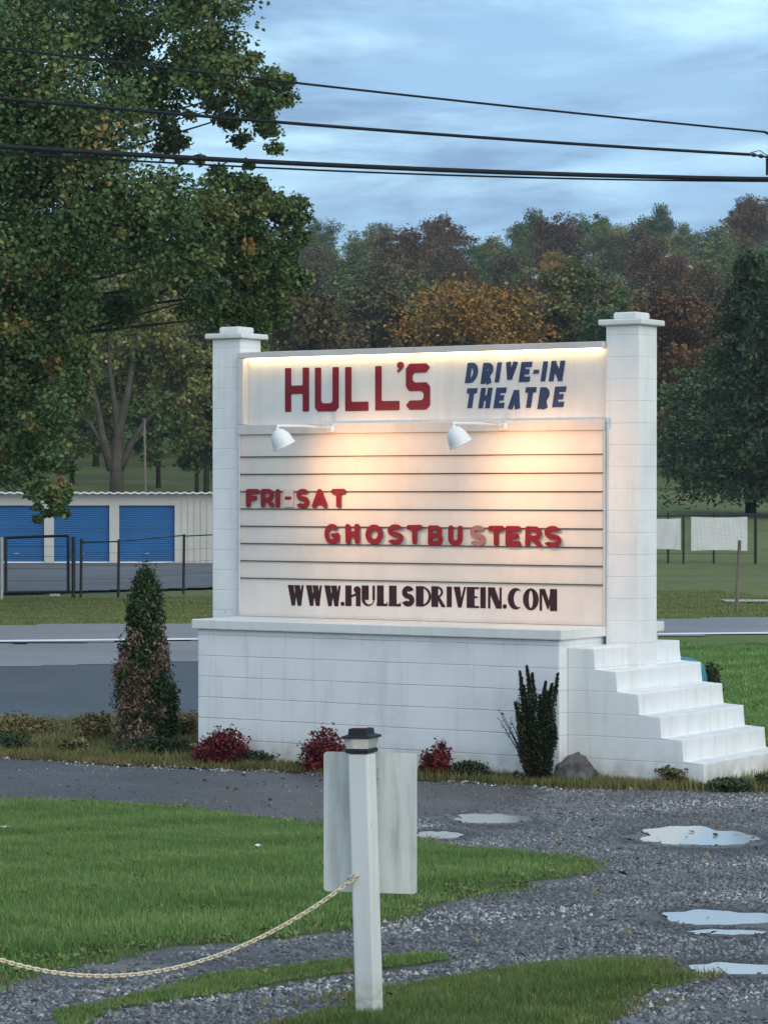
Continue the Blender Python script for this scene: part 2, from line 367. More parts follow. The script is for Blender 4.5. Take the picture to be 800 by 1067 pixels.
def lathe(bm, prof, seg=24, mtx=None):
    rings = []
    for (r, z) in prof:
        if r < 1e-6: rings.append([bm.verts.new((0, 0, z))])
        else: rings.append([bm.verts.new((r * math.cos(k * 2 * math.pi / seg), r * math.sin(k * 2 * math.pi / seg), z)) for k in range(seg)])
    for a, b_ in zip(rings, rings[1:]):
        for k in range(seg):
            k2 = (k + 1) % seg
            if len(a) == 1: bm.faces.new((a[0], b_[k], b_[k2]))
            elif len(b_) == 1: bm.faces.new((a[k], a[k2], b_[0]))
            else: bm.faces.new((a[k], a[k2], b_[k2], b_[k]))
    if mtx is not None: bmesh.ops.transform(bm, matrix=mtx, verts=bm.verts)
    return bm
def mesh_arrays(name, V, nper, tint=None, smooth=False):
    """V: (n, nper, 3) separate polygons"""
    n = len(V); me = bpy.data.meshes.new(name)
    me.vertices.add(n * nper); me.vertices.foreach_set('co', np.ascontiguousarray(V, dtype=np.float32).ravel())
    me.loops.add(n * nper); me.loops.foreach_set('vertex_index', np.arange(n * nper, dtype=np.int32))
    me.polygons.add(n); me.polygons.foreach_set('loop_start', np.arange(0, n * nper, nper, dtype=np.int32))
    if tint is not None:
        a = me.attributes.new('tint', 'FLOAT', 'POINT'); a.data.foreach_set('value', np.repeat(np.asarray(tint, np.float32), nper))
    me.update(calc_edges=True); me.validate()
    return me
def mesh_indexed(name, V, Fc, tint=None):
    me = bpy.data.meshes.new(name); k = Fc.shape[1]; n = len(Fc)
    me.vertices.add(len(V)); me.vertices.foreach_set('co', np.ascontiguousarray(V, dtype=np.float32).ravel())
    me.loops.add(n * k); me.loops.foreach_set('vertex_index', np.ascontiguousarray(Fc, dtype=np.int32).ravel())
    me.polygons.add(n); me.polygons.foreach_set('loop_start', np.arange(0, n * k, k, dtype=np.int32))
    if tint is not None:
        a = me.attributes.new('tint', 'FLOAT', 'POINT'); a.data.foreach_set('value', np.asarray(tint, np.float32))
    me.update(calc_edges=True); return me
def leaf_mesh(name, P, size, tint, rng, aspect=.6, up=.25, droop=None):
    """rhombus leaves, two triangles bent along the midrib -> one quad each"""
    n = len(P)
    nr = rng.normal(size=(n, 3)); nr[:, 2] = np.abs(nr[:, 2]) + up; nr /= np.linalg.norm(nr, axis=1)[:, None]
    d = rng.normal(size=(n, 3))
    if droop is not None: d[:, 2] += droop
    a = np.cross(nr, d); a /= np.linalg.norm(a, axis=1)[:, None] + 1e-9; b_ = np.cross(nr, a)
    s = size * (.6 + .8 * rng.random(n))[:, None]
    V = np.stack([P - b_ * s * .5, P + a * s * .5 * aspect + b_ * s * .05 + nr * s * .12, P + b_ * s * .5, P - a * s * .5 * aspect + b_ * s * .05 + nr * s * .12], 1)
    return mesh_arrays(name, V, 4, tint)
def sheet(name, poly, cell, material, lift, wob=.0, wfreq=1.0, dips=False, kind='structure', extra=None, edge=0.0):
    x0, y0 = poly.min(0) - .3; x1, y1 = poly.max(0) + .3
    xs = np.arange(x0, x1 + cell, cell); ys = np.arange(y0, y1 + cell, cell)
    gx, gy = np.meshgrid(xs, ys)
    cxm, cym = gx[:-1, :-1] + cell / 2, gy[:-1, :-1] + cell / 2
    sx = hnoise(cxm * wfreq, cym * wfreq, 1.3) * wob; sy = hnoise(cxm * wfreq, cym * wfreq, 5.7) * wob
    k = inside(poly, cxm + sx, cym + sy)
    if extra is not None: k &= extra(cxm, cym)
    ny, nx = gx.shape
    idx = np.arange(ny * nx).reshape(ny, nx)
    Fc = np.stack([idx[:-1, :-1][k], idx[:-1, 1:][k], idx[1:, 1:][k], idx[1:, :-1][k]], 1)
    used, inv = np.unique(Fc, return_inverse=True); Fc = inv.reshape(Fc.shape)
    X = gx.ravel()[used]; Y = gy.ravel()[used]
    nb = np.bincount(Fc.ravel(), minlength=len(used))
    V = np.stack([X, Y, hgt(X, Y, dips) + lift - np.where(nb < 4, edge, 0)], 1)
    o = link(name, mesh_indexed(name, V, Fc), material)
    o.data.polygons.foreach_set('use_smooth', [True] * len(o.data.polygons))
    return tag(o, kind=kind)
def copy_tree(o, parent=None):
    c = o.copy(); C.objects.link(c)
    if parent is not None: c.parent = parent
    for ch in list(o.children): copy_tree(ch, c)
    return c

# ------------------------------------------------------------------ setting: ground
def grow(a, b, s0, f):
    v = [a]; s = s0
    while v[-1] < b: v.append(v[-1] + s); s *= f
    return v
ysg = list(np.arange(-12, 32, .5)) + list(np.arange(32, 260, 2.0)) + grow(260, 3000, 4, 1.15)
xp = list(np.arange(0, 16, .5)) + grow(16, 1800, 1.2, 1.14)
xsg = [-v for v in xp[:0:-1]] + xp
gx, gy = np.meshgrid(xsg, ysg); ny, nx = gx.shape; idx = np.arange(ny * nx).reshape(ny, nx)
Fc = np.stack([idx[:-1, :-1], idx[:-1, 1:], idx[1:, 1:], idx[1:, :-1]], -1).reshape(-1, 4)
V = np.stack([gx.ravel(), gy.ravel(), hgt(gx.ravel(), gy.ravel()) - .07], 1)
g = link('ground', mesh_indexed('ground', V, Fc), M['grassland']); tag(g, kind='structure')
g.data.polygons.foreach_set('use_smooth', [True] * len(g.data.polygons))

for (x0, x1, y0, y1) in ((474, 549, 846, 858), (434, 480, 866, 873), (664, 786, 863, 881), (688, 812, 948, 963), (716, 800, 967.5, 971.5), (716, 822, 1002, 1014)):
    a = gnd((x0 + x1) / 2, y1); b_ = gnd((x0 + x1) / 2, y0); l = gnd(x0, (y0 + y1) / 2); r_ = gnd(x1, (y0 + y1) / 2)
    PUD.append(((l.x + r_.x) / 2, a.y * .60 + b_.y * .40, (r_.x - l.x) / 2, (b_.y - a.y) / 2, H1((l.x + r_.x) / 2, a.y * .6 + b_.y * .4) - .010))

LAWN = gpoly([(-190, 832), (0, 833), (100, 835), (200, 842), (270, 852), (340, 860), (430, 874), (500, 886), (570, 890), (612, 896), (628, 903), (600, 912), (540, 925), (480, 938), (430, 952), (380, 968), (300, 978), (220, 985), (140, 994), (60, 1008), (0, 1034), (-200, 1075)])
STRIP = gpoly([(40, 1072), (90, 1046), (150, 1034), (230, 1017), (300, 1008), (380, 1000), (450, 994), (470, 999), (420, 1009), (340, 1016), (270, 1028), (210, 1040), (120, 1052), (70, 1080)])
TONGUE = gpoly([(250, 1085), (310, 1058), (370, 1040), (450, 1024), (540, 1009), (620, 1003), (700, 1002), (716, 1014), (690, 1034), (650, 1052), (600, 1090), (500, 1150), (250, 1150)])
# gravel is everything near that nothing else covers
GRAV = gpoly([(-260, 830), (400, 800), (560, 815), (830, 824), (900, 830), (930, 1100), (930, 1300), (-300, 1300)])
GRAV = np.array([[-4.6, 25.2], [.6, 25.2], [1.0, 26.6], [4.6, 26.0], [6.0, 24.0], [5.0, 6.0], [-5.0, 6.0]])
sheet('gravel_drive', GRAV, .06, M['gravel'], -.012, dips=True)
DRIVE = gpoly([(-260, 786), (0, 789), (130, 798), (300, 804), (430, 812), (560, 819), (575, 826), (540, 838), (470, 848), (400, 858), (330, 862), (270, 856), (200, 846), (100, 839), (0, 837), (-260, 835)])
sheet('driveway', DRIVE, .07, M['asphalt'], -.004, .10, 1.6, edge=.02)
sheet('lawn', LAWN, .06, M['lawn'], .004, .10, 2.2, edge=.025)
sheet('grass_strip', STRIP, .04, M['lawn'], .004, .07, 3.5, edge=.025)
sheet('grass_tongue', TONGUE, .05, M['lawn'], .004, .08, 3.0, edge=.025)
BED = gpoly([(-260, 752), (0, 752), (205, 748), (300, 742), (480, 745), (690, 760), (800, 775), (900, 780), (900, 828), (800, 826), (690, 824), (590, 822), (430, 812), (300, 804), (130, 797), (0, 789), (-260, 787)])
sheet('planting_bed', BED, .08, M['mulch'], .004, .10, 2.0, edge=.02)
RL = gnd(0, 669); RR = gnd(800, 660.5); rd = (RR - RL); rd.z = 0; rd.normalize(); rnm = Vector((-rd.y, rd.x, 0))
def along(s, o_): p = RL + rd * s + rnm * o_; return (p.x, p.y)
RW = 6.2
sheet('road', np.array([along(-60, -.45), along(80, -.45), along(80, RW), along(-60, RW)]), .7, M['road'], .012)
bm = bmesh.new(); prev = None
for k in range(141):
    a_, b_ = along(-60 + k, -.28), along(-60 + k, .28)
    cur = (bm.verts.new((*a_, H1(*a_) + .019)), bm.verts.new((*b_, H1(*b_) + .019)))
    if prev: bm.faces.new((prev[0], cur[0], cur[1], prev[1]))
    prev = cur
tag(obj('road_edge_line', bm, M['line']), kind='structure')
SHO = gpoly([(-300, 674), (0, 671.5), (215, 668), (330, 668), (310, 685), (215, 689), (100, 692), (0, 695), (-300, 700)])
sheet('road_shoulder', SHO, .25, M['road'], .003, .2, .8)
LOT = gpoly([(-300, 690), (0, 693), (215, 687), (320, 682), (330, 720), (330, 745), (205, 749), (0, 754), (-300, 756)])
sheet('parking_lot', LOT, .25, M['lot'], -.004, .15, .8)
VERGE = np.array([along(-60, RW + .1), along(80, RW + .1), along(80, RW + 16), along(40, RW + 17), along(8, RW + 16.5), along(-60, RW + 15)])
sheet('mown_verge', VERGE, .5, M['verge'], -.02, .3, .3)
BACKLAWN = np.array([along(5.5, .1), along(80, .1), (40, 27.4), (3.6, 27.4), (.5, 34)])
sheet('back_lawn', BACKLAWN, .3, M['verge'], -.002)
YARD = np.array([(-40, 72.5), (-11.5, 72.5), (-6.5, 77), (-3.4, 80), (0, 86), (0, 112), (-40, 112)])
sheet('gravel_yard', YARD, .5, M['yard'], .0)
WS = gpoly([(752, 626.2), (812, 626.2), (812, 628.4), (752, 628.0)])
sheet('concrete_strip', WS, .2, M['concrete'], .03)

# puddles: level sheets of water with an uneven shore set by the ground itself
for (px, py, rx, ry, lv) in PUD:
    th = np.linspace(0, 2 * math.pi, 64, endpoint=False)
    rr = 1 + .10 * np.sin(3 * th + px) + .07 * np.sin(7 * th + py * 3) + .05 * np.sin(11 * th)
    bm = bmesh.new(); bm.faces.new([bm.verts.new((px + math.cos(a) * rx * 1.02 * q, py + math.sin(a) * (ry * .70 + .01) * q, lv)) for a, q in zip(th, rr)])
    tag(obj('puddle', bm, M['water']), kind='structure')

# ------------------------------------------------------------------ the sign
A = R(32.3); ca, sa = math.cos(A), math.sin(A)
OX, OY = -1.733, 29.06
def U(px, v):
    p = (px - 400) / F
    return (p * (OY + v * ca) - OX - v * sa) / (ca + p * sa)
def Zs(py, u, v):
    return EYE - (py - HOR) * (OY - u * sa + v * ca) / F
sign = thing('roadside_sign', 'tall white block roadside sign with a lit marquee board between two square pillars', 'sign', (OX, OY, 0), -A)
Z_LEDGE0, Z_LEDGE1 = 1.275, 1.37
PW = .35
TOPZ = 4.155
UR = 4.478
# base walls (front and back) with copings
bw = obj('base_wall', box(.40, 4.433, -.80, 1.16, -.3, Z_LEDGE0 - .002, .012), M['block'], sign)
led = obj('ledge', box(.36, 4.478, -.85, 1.21, Z_LEDGE0, Z_LEDGE1, .010), M['coping'], bw)
for k, u0 in enumerate((0.0, UR)):
    p = obj('pillar', box(u0, u0 + PW, 0, .36, -.3, TOPZ, .012), M['pillar'], sign)
    c = obj('pillar_cap', box(u0 - .055, u0 + PW + .055, -.055, .415, TOPZ + .002, TOPZ + .055, .012), M['coping'], p)
    box(u0 + .05, u0 + PW - .05, .045, .315, TOPZ + .056, TOPZ + .125, .015, bm=None)
    b2 = box(u0 + .05, u0 + PW - .05, .045, .315, TOPZ + .056, TOPZ + .125, .02)
    obj('cap_block', b2, M['coping'], p)
UL0, UL1 = PW + .004, UR - .004
ZB = EYE
# marquee board
Z_BEAM0, Z_BEAM1 = ZB + .567, ZB + .668
obj('marquee_board', box(UL0, UL1, -.03, .36, Z_LEDGE1 + .002, Z_BEAM0 - .002), M['board'], sign)
for k in range(8):
    z = ZB + .346 - .1732 * k
    obj('letter_track', box(UL0 + .002, UL1 - .002, -.046, -.0305, z - .005, z + .004, .0015), M['track'], sign)
obj('base_trim', box(UL0 + .002, UL1 - .002, -.050, -.0305, Z_LEDGE1 + .003, Z_LEDGE1 + .032, .004), M['frame'], sign)
obj('side_trim', box(UL0 + .0, UL0 + .022, -.056, -.0312, Z_LEDGE1 + .034, Z_BEAM0 - .003, .004), M['frame'], sign)
obj('side_trim', box(UL1 - .012, UL1 - .001, -.036, -.0312, Z_LEDGE1 + .034, Z_BEAM0 - .003, .004), M['frame'], sign)
# header box
obj('beam', box(UL0 - .012, UL1 - .001, -.060, .30, Z_BEAM0, Z_BEAM1, .006), M['frame'], sign)
Z_TOP = ZB + 1.39
hp = obj('header_panel', box(UL0 + .07, UL1 - .002, .03, .20, Z_BEAM1 + .002, Z_TOP - .062), M['header'], sign)
obj('header_frame', box(UL0, UL1, -.062, .30, Z_TOP - .060, Z_TOP, .006), M['frame'], sign)
obj('header_frame', box(UL0, UL0 + .068, -.06, .28, Z_BEAM1 + .002, Z_TOP - .062, .006), M['frame'], sign)
ls = obj('light_strip', box(UL0 + .085, UL1 - .03, -.030, -.010, Z_TOP - .078, Z_TOP - .0615, .004), M['led'], sign)

# lettering -----------------------------------------------------------------
def raster(prims, wd, N_=44, S=3, m=.16):
    q = N_ * S; nx_ = int((wd + 2 * m) * q) // S * S; ny_ = int((1 + 2 * m) * q) // S * S
    X, Y = np.meshgrid((np.arange(nx_) + .5) / q - m, (np.arange(ny_) + .5) / q - m)
    I = np.zeros(X.shape, bool)
    for p in prims:
        k = p[0]; sub = k[0] == '-'; k = k.lstrip('-'); a = p[1:]
        if k in 'sc':
            x0, y0, x1, y1, t_ = a; dx, dy = x1 - x0, y1 - y0; L = math.hypot(dx, dy) or 1e-6
            u_ = ((X - x0) * dx + (Y - y0) * dy) / L; v_ = np.abs(-(X - x0) * dy + (Y - y0) * dx) / L
            if k == 's': hit = (u_ >= 0) & (u_ <= L) & (v_ <= t_ / 2)
            else: uc = np.clip(u_, 0, L); hit = (u_ - uc) ** 2 + v_ ** 2 <= t_ * t_ / 4
        elif k == 'p': hit = inside(np.array(a[0], float), X, Y)
        elif k == 'e':      # ring between two ellipses, optional angle range
            cx, cy, rx, ry, ix, iy, jx, jy = a[:8]
            hit = ((X - cx) / rx) ** 2 + ((Y - cy) / ry) ** 2 <= 1
            if jx > 0: hit &= ((X - ix) / jx) ** 2 + ((Y - iy) / jy) ** 2 > 1
            if len(a) > 8:
                an = np.degrees(np.arctan2((Y - cy) / ry, (X - cx) / rx)); hit &= ((an - a[8]) % 360) <= (a[9] - a[8])
        I = (I & ~hit) if sub else (I | hit)
    g_ = I.reshape(ny_ // S, S, nx_ // S, S).mean((1, 3))
    return g_, (np.arange(g_.shape[1]) + .5) / N_ - m, (np.arange(g_.shape[0]) + .5) / N_ - m
def contours(g_, xs, ys):
    seg = {}
    def ip(a, b, p, q): tt = (.5 - p) / (q - p); return (a[0] + (b[0] - a[0]) * tt, a[1] + (b[1] - a[1]) * tt)
    ny_, nx_ = g_.shape
    lo = np.minimum(np.minimum(g_[:-1, :-1], g_[1:, :-1]), np.minimum(g_[:-1, 1:], g_[1:, 1:])); hi = np.maximum(np.maximum(g_[:-1, :-1], g_[1:, :-1]), np.maximum(g_[:-1, 1:], g_[1:, 1:]))
    for j, i in zip(*np.where((lo < .5) & (hi >= .5))):
        c = [(i, j), (i + 1, j), (i + 1, j + 1), (i, j + 1)]; v = [g_[b, a] for a, b in c]
        ks = []
        for e in range(4):
            a, b = e, (e + 1) % 4
            if (v[a] >= .5) != (v[b] >= .5):
                key = tuple(sorted((c[a], c[b]))); ks.append((key, v[a] >= .5))
        outs = [k for k, ins in ks if ins]; ins_ = [k for k, ins in ks if not ins]
        if len(ks) == 2: seg[outs[0]] = ins_[0]
        else:
            seg[ks[0][0] if ks[0][1] else ks[1][0]] = ks[3][0] if ks[0][1] else ks[0][0]
            seg[ks[2][0] if ks[2][1] else ks[3][0]] = ks[1][0] if ks[2][1] else ks[2][0]
    def pt(key):
        (a, b), (c, d) = key
        return ip((xs[a], ys[b]), (xs[c], ys[d]), g_[b, a], g_[d, c])
    loops = []; left = dict(seg)
    while left:
        s = next(iter(left)); lp = []; k = s
        while k in left:
            lp.append(pt(k)); k = left.pop(k)
        if len(lp) > 5: loops.append(lp)
    return loops
def letter_bm(prims, wd, width, height, depth, shear=0.0):
    """extruded letter, lower left at 0,0, facing -Y; prims are drawn in a box wd x 1"""
    loops = contours(*raster(prims, wd))
    bm = bmesh.new()
    lp3 = []
    for lp in loops:
        # drop nearly straight points
        keep = []
        n = len(lp)
        for i in range(n):
            a, b, c = lp[i - 1], lp[i], lp[(i + 1) % n]
            cr = abs((b[0] - a[0]) * (c[1] - b[1]) - (b[1] - a[1]) * (c[0] - b[0]))
            if cr > 2e-6 or i % 6 == 0: keep.append(b)
        lp3.append([Vector((p[0] * width / wd + shear * p[1] * height, p[1] * height, 0)) for p in keep])
    tris = geometry.tessellate_polygon(lp3)
    flat = [p for lp in lp3 for p in lp]
    fv = [bm.verts.new((p.x, -depth, p.y)) for p in flat]; bv = [bm.verts.new((p.x, 0, p.y)) for p in flat]
    for tr in tris:
        try: bm.faces.new([fv[i] for i in tr])
        except ValueError: pass
    o = 0
    for lp in lp3:
        n = len(lp)
        for i in range(n): bm.faces.new((fv[o + i], fv[o + (i + 1) % n], bv[o + (i + 1) % n], bv[o + i]))
        o += n
    return bm
def sans(ch, w_, t_, k='s'):
    h = t_ / 2; L, Rr, T, B = h, w_ - h, 1 - h, h
    e_ = 0 if k == 's' else h
    v = lambda x: (k, x, e_, x, 1 - e_, t_)
    hb = lambda y, x0=None, x1=None: (k, e_ if x0 is None else x0, y, (w_ - e_) if x1 is None else x1, y, t_)
    if ch == 'I': return [(k, w_ / 2, e_, w_ / 2, 1 - e_, t_)]
    if ch == '-': return [(k, e_, .5, w_ - e_, .5, t_)]
    if ch == 'F': return [v(L), hb(T), hb(.50, None, w_ * .82 - e_)]
    if ch == 'E': return [v(L), hb(T), hb(.5, None, w_ * .86 - e_), hb(B)]
    if ch == 'T': return [hb(T), (k, w_ / 2, e_, w_ / 2, T, t_)]
    if ch == 'H': return [v(L), v(Rr), hb(.5, L, Rr)]
    if ch == 'A': return [(k, L, e_, w_ / 2, T, t_), (k, Rr, e_, w_ / 2, T, t_), (k, w_ * .3, .30, w_ * .7, .30, t_ * .85)]
    if ch == 'V': return [(k, L, 1 - e_, w_ / 2, B, t_), (k, Rr, 1 - e_, w_ / 2, B, t_)]
    if ch == 'N': return [v(L), v(Rr), (k, L, T, Rr, B, t_)]
    if ch == 'D': return [v(L), hb(T, L, w_ * .45), hb(B, L, w_ * .45), ('e', w_ * .42, .5, w_ * .58, .5, w_ * .42, .5, w_ * .58 - t_, .5 - t_, -90, 90)]
    def bowl(cy, r, xr): return [(k, L, cy + r - h, xr - r, cy + r - h, t_), (k, L, cy - r + h, xr - r, cy - r + h, t_), ('e', xr - r, cy, r, r, xr - r, cy, r - t_, r - t_, -90, 90)]
    if ch == 'R': r = (.56 + h) / 2; return [v(L)] + bowl(1 - r, r, w_ * .97) + [(k, w_ * .45, .45, w_ - h, e_, t_)]
    if ch == 'B': r1 = (.5 + h) / 2; return [v(L)] + bowl(1 - r1, r1, w_ * .93) + bowl(r1, r1, w_)
    if ch == 'O': return [('e', w_ / 2, .5, w_ / 2, .5, w_ / 2, .5, w_ / 2 - t_, .5 - t_)]
    if ch == 'U': return [(k, L, .35, L, 1 - e_, t_), (k, Rr, .35, Rr, 1 - e_, t_), ('e', w_ / 2, .36, w_ / 2, .36, w_ / 2, .36, w_ / 2 - t_, .36 - t_, 180, 360)]
    if ch == 'G': return [('e', w_ / 2, .5, w_ / 2, .5, w_ / 2, .5, w_ / 2 - t_, .5 - t_, 38, 360), (k, w_ * .55, .44, w_ - h, .44, t_ * .9), (k, w_ - h, .2, w_ - h, .44, t_)]
    if ch == 'S':
        cu = (1.5 - h) / 2; ru = 1 - cu; cl = (.5 + h) / 2
        return [('e', w_ / 2, cu, w_ * .48, ru, w_ / 2, cu, w_ * .48 - t_, ru - t_, 22, 275), ('e', w_ / 2, cl, w_ / 2, cl, w_ / 2, cl, w_ / 2 - t_, cl - t_, -160, 95), (k, w_ * .35, .52, w_ * .65, .48, t_)]
def blocky(ch, w_, t_=.165):
    if ch == 'H': return [('s', t_ / 2, 0, t_ / 2, 1, t_), ('s', w_ - t_ / 2, 0, w_ - t_ / 2, 1, t_), ('s', 0, .5, w_, .5, .20)]
    if ch == 'U': return [('p', [(0, 1), (0, .09), (.08, 0), (w_ - .08, 0), (w_, .09), (w_, 1)]), ('-p', [(t_, 1.2), (t_, .23), (t_ + .04, .19), (w_ - t_ - .04, .19), (w_ - t_, .23), (w_ - t_, 1.2)])]
    if ch == 'L': return [('s', t_ / 2, 0, t_ / 2, 1, t_), ('s', 0, .105, w_, .105, .21)]
    if ch == 'S': return [('p', [(0, .9), (.09, 1), (w_ - .09, 1), (w_, .91), (w_ - .10, .80), (.22, .80), (t_, .75), (t_, .64), (.22, .59), (w_ - .09, .59), (w_, .50), (w_, .09), (w_ - .09, 0), (.09, 0), (0, .10), (.09, .2), (w_ - .22, .2), (w_ - t_, .25), (w_ - t_, .36), (w_ - .22, .40), (.09, .40), (0, .5)])]
    if ch == "'": return [('e', w_ / 2, .68, w_ / 2, .32, 0, 0, 0, 0), ('p', [(w_ * .95, .7), (w_ * .95, .45), (.15, 0), (0, .08), (w_ * .45, .5)])]
def deco(ch):
    """heavy left strokes, hairline right strokes; returns (prims, width)"""
    K, n_ = .40, .135
    if ch == 'W': return [('p', [(0, 1), (.38, 1), (.50, .10), (.46, 0), (.26, 0)]), ('p', [(.30, 0), (.46, 0), (.62, .78), (.55, .95)]), ('p', [(.42, 1), (.80, 1), (.92, .10), (.88, 0), (.66, 0)]), ('p', [(.70, 0), (.88, 0), (1.05, 1), (.92, 1)])], 1.05
    if ch == '.': return [('e', .5, .5, .5, .5, 0, 0, 0, 0)], 1.0
    if ch == 'H': return [('s', .17, 0, .17, 1, .34), ('s', .72, 0, .72, .86, .26), ('p', [(.30, .52), (.62, .64), (.62, .52), (.30, .40)]), ('e', .66, .80, .19, .17, 0, 0, 0, 0)], .86
    if ch == 'U': return [('s', K / 2, .3, K / 2, 1, K), ('s', .70, .3, .70, 1, n_), ('e', .37, .33, .37, .33, .44, .33, .26, .25, 180, 360)], .76
    if ch == 'L': return [('s', K / 2 + .03, 0, K / 2 + .03, 1, K), ('s', 0, .06, .66, .06, .12), ('p', [(.56, 0), (.66, 0), (.66, .26)])], .68
    if ch == 'S': return [(q[0],) + tuple(q[1:]) for q in sans('S', .62, .25, 's')], .62
    if ch == 'D': return [('s', K / 2, 0, K / 2, 1, K), ('e', .26, .5, .56, .5, .24, .5, .45, .42, -90, 90)], .82
    if ch == 'R': return [('s', K / 2, 0, K / 2, 1, K), ('e', .3, .72, .40, .28, .28, .72, .30, .20, -90, 90), ('p', [(.30, .47), (.50, .47), (.84, .04), (.84, 0), (.62, 0)]), ('s', .1, .47, .4, .47, .07)], .84
    if ch == 'I': return [('s', K / 2, 0, K / 2, 1, K)], K
    if ch == 'V': return [('p', [(0, 1), (.40, 1), (.52, .12), (.48, 0), (.28, 0)]), ('p', [(.34, 0), (.48, 0), (.78, 1), (.65, 1)])], .78
    if ch == 'E': return [('s', K / 2, 0, K / 2, 1, K), ('s', 0, .95, .64, .95, .1), ('s', 0, .52, .56, .52, .08), ('s', 0, .05, .64, .05, .1)], .66
    if ch == 'N': return [('s', .07, 0, .07, 1, n_), ('s', .76, 0, .76, 1, n_), ('p', [(.03, 1), (.40, 1), (.79, .10), (.79, 0), (.50, 0), (.03, .84)])], .82
    if ch == 'C': return [('e', .46, .5, .46, .5, .64, .5, .30, .39, 42, 318)], .84
    if ch == 'O': return [('e', .46, .5, .46, .5, .46, .5, .13, .40)], .92
    if ch == 'M': return [('s', .06, 0, .06, 1, n_), ('p', [(.03, 1), (.30, 1), (.56, .35), (.46, .05)]), ('p', [(.42, .10), (.52, .10), (.80, 1), (.66, 1)]), ('s', .80, 0, .80, 1, K)], 1.0
def word(name, spec, font, y0l, y1l, v, depth, material, parent, shear=0.0, label=None):
    """spec: (char, photo x left, photo x right, photo y top, photo y bottom)"""
    bm = bmesh.new()
    for (ch, xa, xb, ya, yb) in spec:
        ua, ub = U(xa, v), U(xb, v)
        z1, z0 = Zs(ya, ua, v), Zs(yb, ua, v)
        hh = z1 - z0; wd_ = ub - ua
        if font == 'deco': pr, wu = deco(ch)
        elif font == 'blocky': wu = wd_ / hh if ch != "'" else .55; pr = blocky(ch, wu)
        else: wu = max(.2, (wd_ - shear * hh) / hh) ; pr = sans(ch, wu, .265)
        if ch == '-' and font == 'ital': pr = [('s', 0, .5, wu, .5, 1)]
        l = letter_bm(pr, wu, wd_ - shear * hh, hh, depth, shear)
        tmp = bpy.data.meshes.new('tmp'); l.to_mesh(tmp); l.free()
        tmp.transform(Matrix.Translation((ua, v, z0))); bm.from_mesh(tmp); bpy.data.meshes.remove(tmp)
    return obj(name, bm, material, parent)
def sc_(lst, ox, oy, s): return [(c, ox + a / s, ox + b / s, oy + p / s, oy + q / s) for c, a, b, p, q in lst]
word('painted_name', sc_([('H', 77, 187, 104, 307), ('U', 215, 325, 102, 306), ('L', 355, 462, 99, 304), ('L', 494, 605, 95, 301), ("'", 594, 626, 75, 125), ('S', 636, 747, 84, 298)], 280, 360, 4.444), 'blocky', 0, 0, .0295, .006, M['maroon'], sign)
word('painted_tagline', sc_([('D', 108, 175, 80, 174), ('R', 180, 246, 80, 178), ('I', 248, 277, 78, 170), ('V', 285, 355, 76, 170), ('E', 357, 421, 76, 169), ('-', 424, 452, 112, 130), ('I', 458, 493, 73, 166), ('N', 496, 573, 71, 166),
     ('T', 107, 167, 198, 290), ('H', 170, 237, 196, 291), ('E', 240, 302, 195, 291), ('A', 305, 378, 194, 295), ('T', 377, 441, 193, 289), ('R', 443, 506, 193, 294), ('E', 512, 578, 190, 286)], 460, 360, 4.444), 'ital', 0, 0, .0295, .005, M['navy'], sign, shear=.17)
word('painted_web_address', sc_([('W', 200, 266, 78, 164), ('W', 276, 342, 79, 165), ('W', 352, 420, 80, 166), ('.', 420, 436, 148, 166), ('H', 440, 504, 80, 166), ('U', 508, 562, 80, 166), ('L', 570, 616, 80, 166), ('L', 620, 672, 81, 167), ('S', 675, 727, 82, 168), ('D', 734, 797, 83, 168)], 250, 590, 4.0)
     + sc_([('R', 48, 120, 104, 212), ('I', 128, 153, 106, 213), ('V', 164, 228, 107, 215), ('E', 232, 298, 108, 217), ('I', 303, 330, 109, 219), ('N', 343, 413, 110, 220), ('.', 419, 440, 198, 222), ('C', 446, 520, 113, 225), ('O', 525, 606, 115, 229), ('M', 612, 702, 118, 232)], 440, 590, 5.0), 'deco', 0, 0, -.0295, .005, M['ink'], sign)

# changeable letters: each hangs in the tracks and is a thing of its own
VL = -.0475
ORD = {0: 'first', 1: 'second', 2: 'third'}
def hang(spec, line, labels):
    for (ch, xa, xb, ya, yb), lab in zip(spec, labels):
        ua, ub = U(xa, VL), U(xb, VL); z1, z0 = Zs(ya, ua, VL), Zs(yb, ua, VL); hh = z1 - z0; wd_ = ub - ua
        if ch == '-':
            bm = box(0, wd_, -.004, 0, 0, hh, .001); o = obj('sign_letter', bm, M['dash'])
            t_ = obj('dash', box(wd_ * .18, wd_ * .80, -.010, -.0045, hh * .42, hh * .60, .002), M['red'], o)
        else:
            wu = wd_ / hh
            l = letter_bm(sans(ch, wu, .27 if ch not in 'BRSG' else .235, 'c'), wu, wd_, hh, .014)
            o = obj('sign_letter', l, M['faded'] if 'pink' in lab else M['red'])
        rz = rnd.uniform(-1.6, 1.6)
        o.matrix_world = Matrix.Translation((OX, OY, 0)) @ Matrix.Rotation(-A, 4, 'Z') @ Matrix.Translation((ua, VL, z0)) @ Matrix.Rotation(R(rz), 4, 'Y')
        tag(o, lab, 'letter', 'red changeable letters hung on the marquee board')
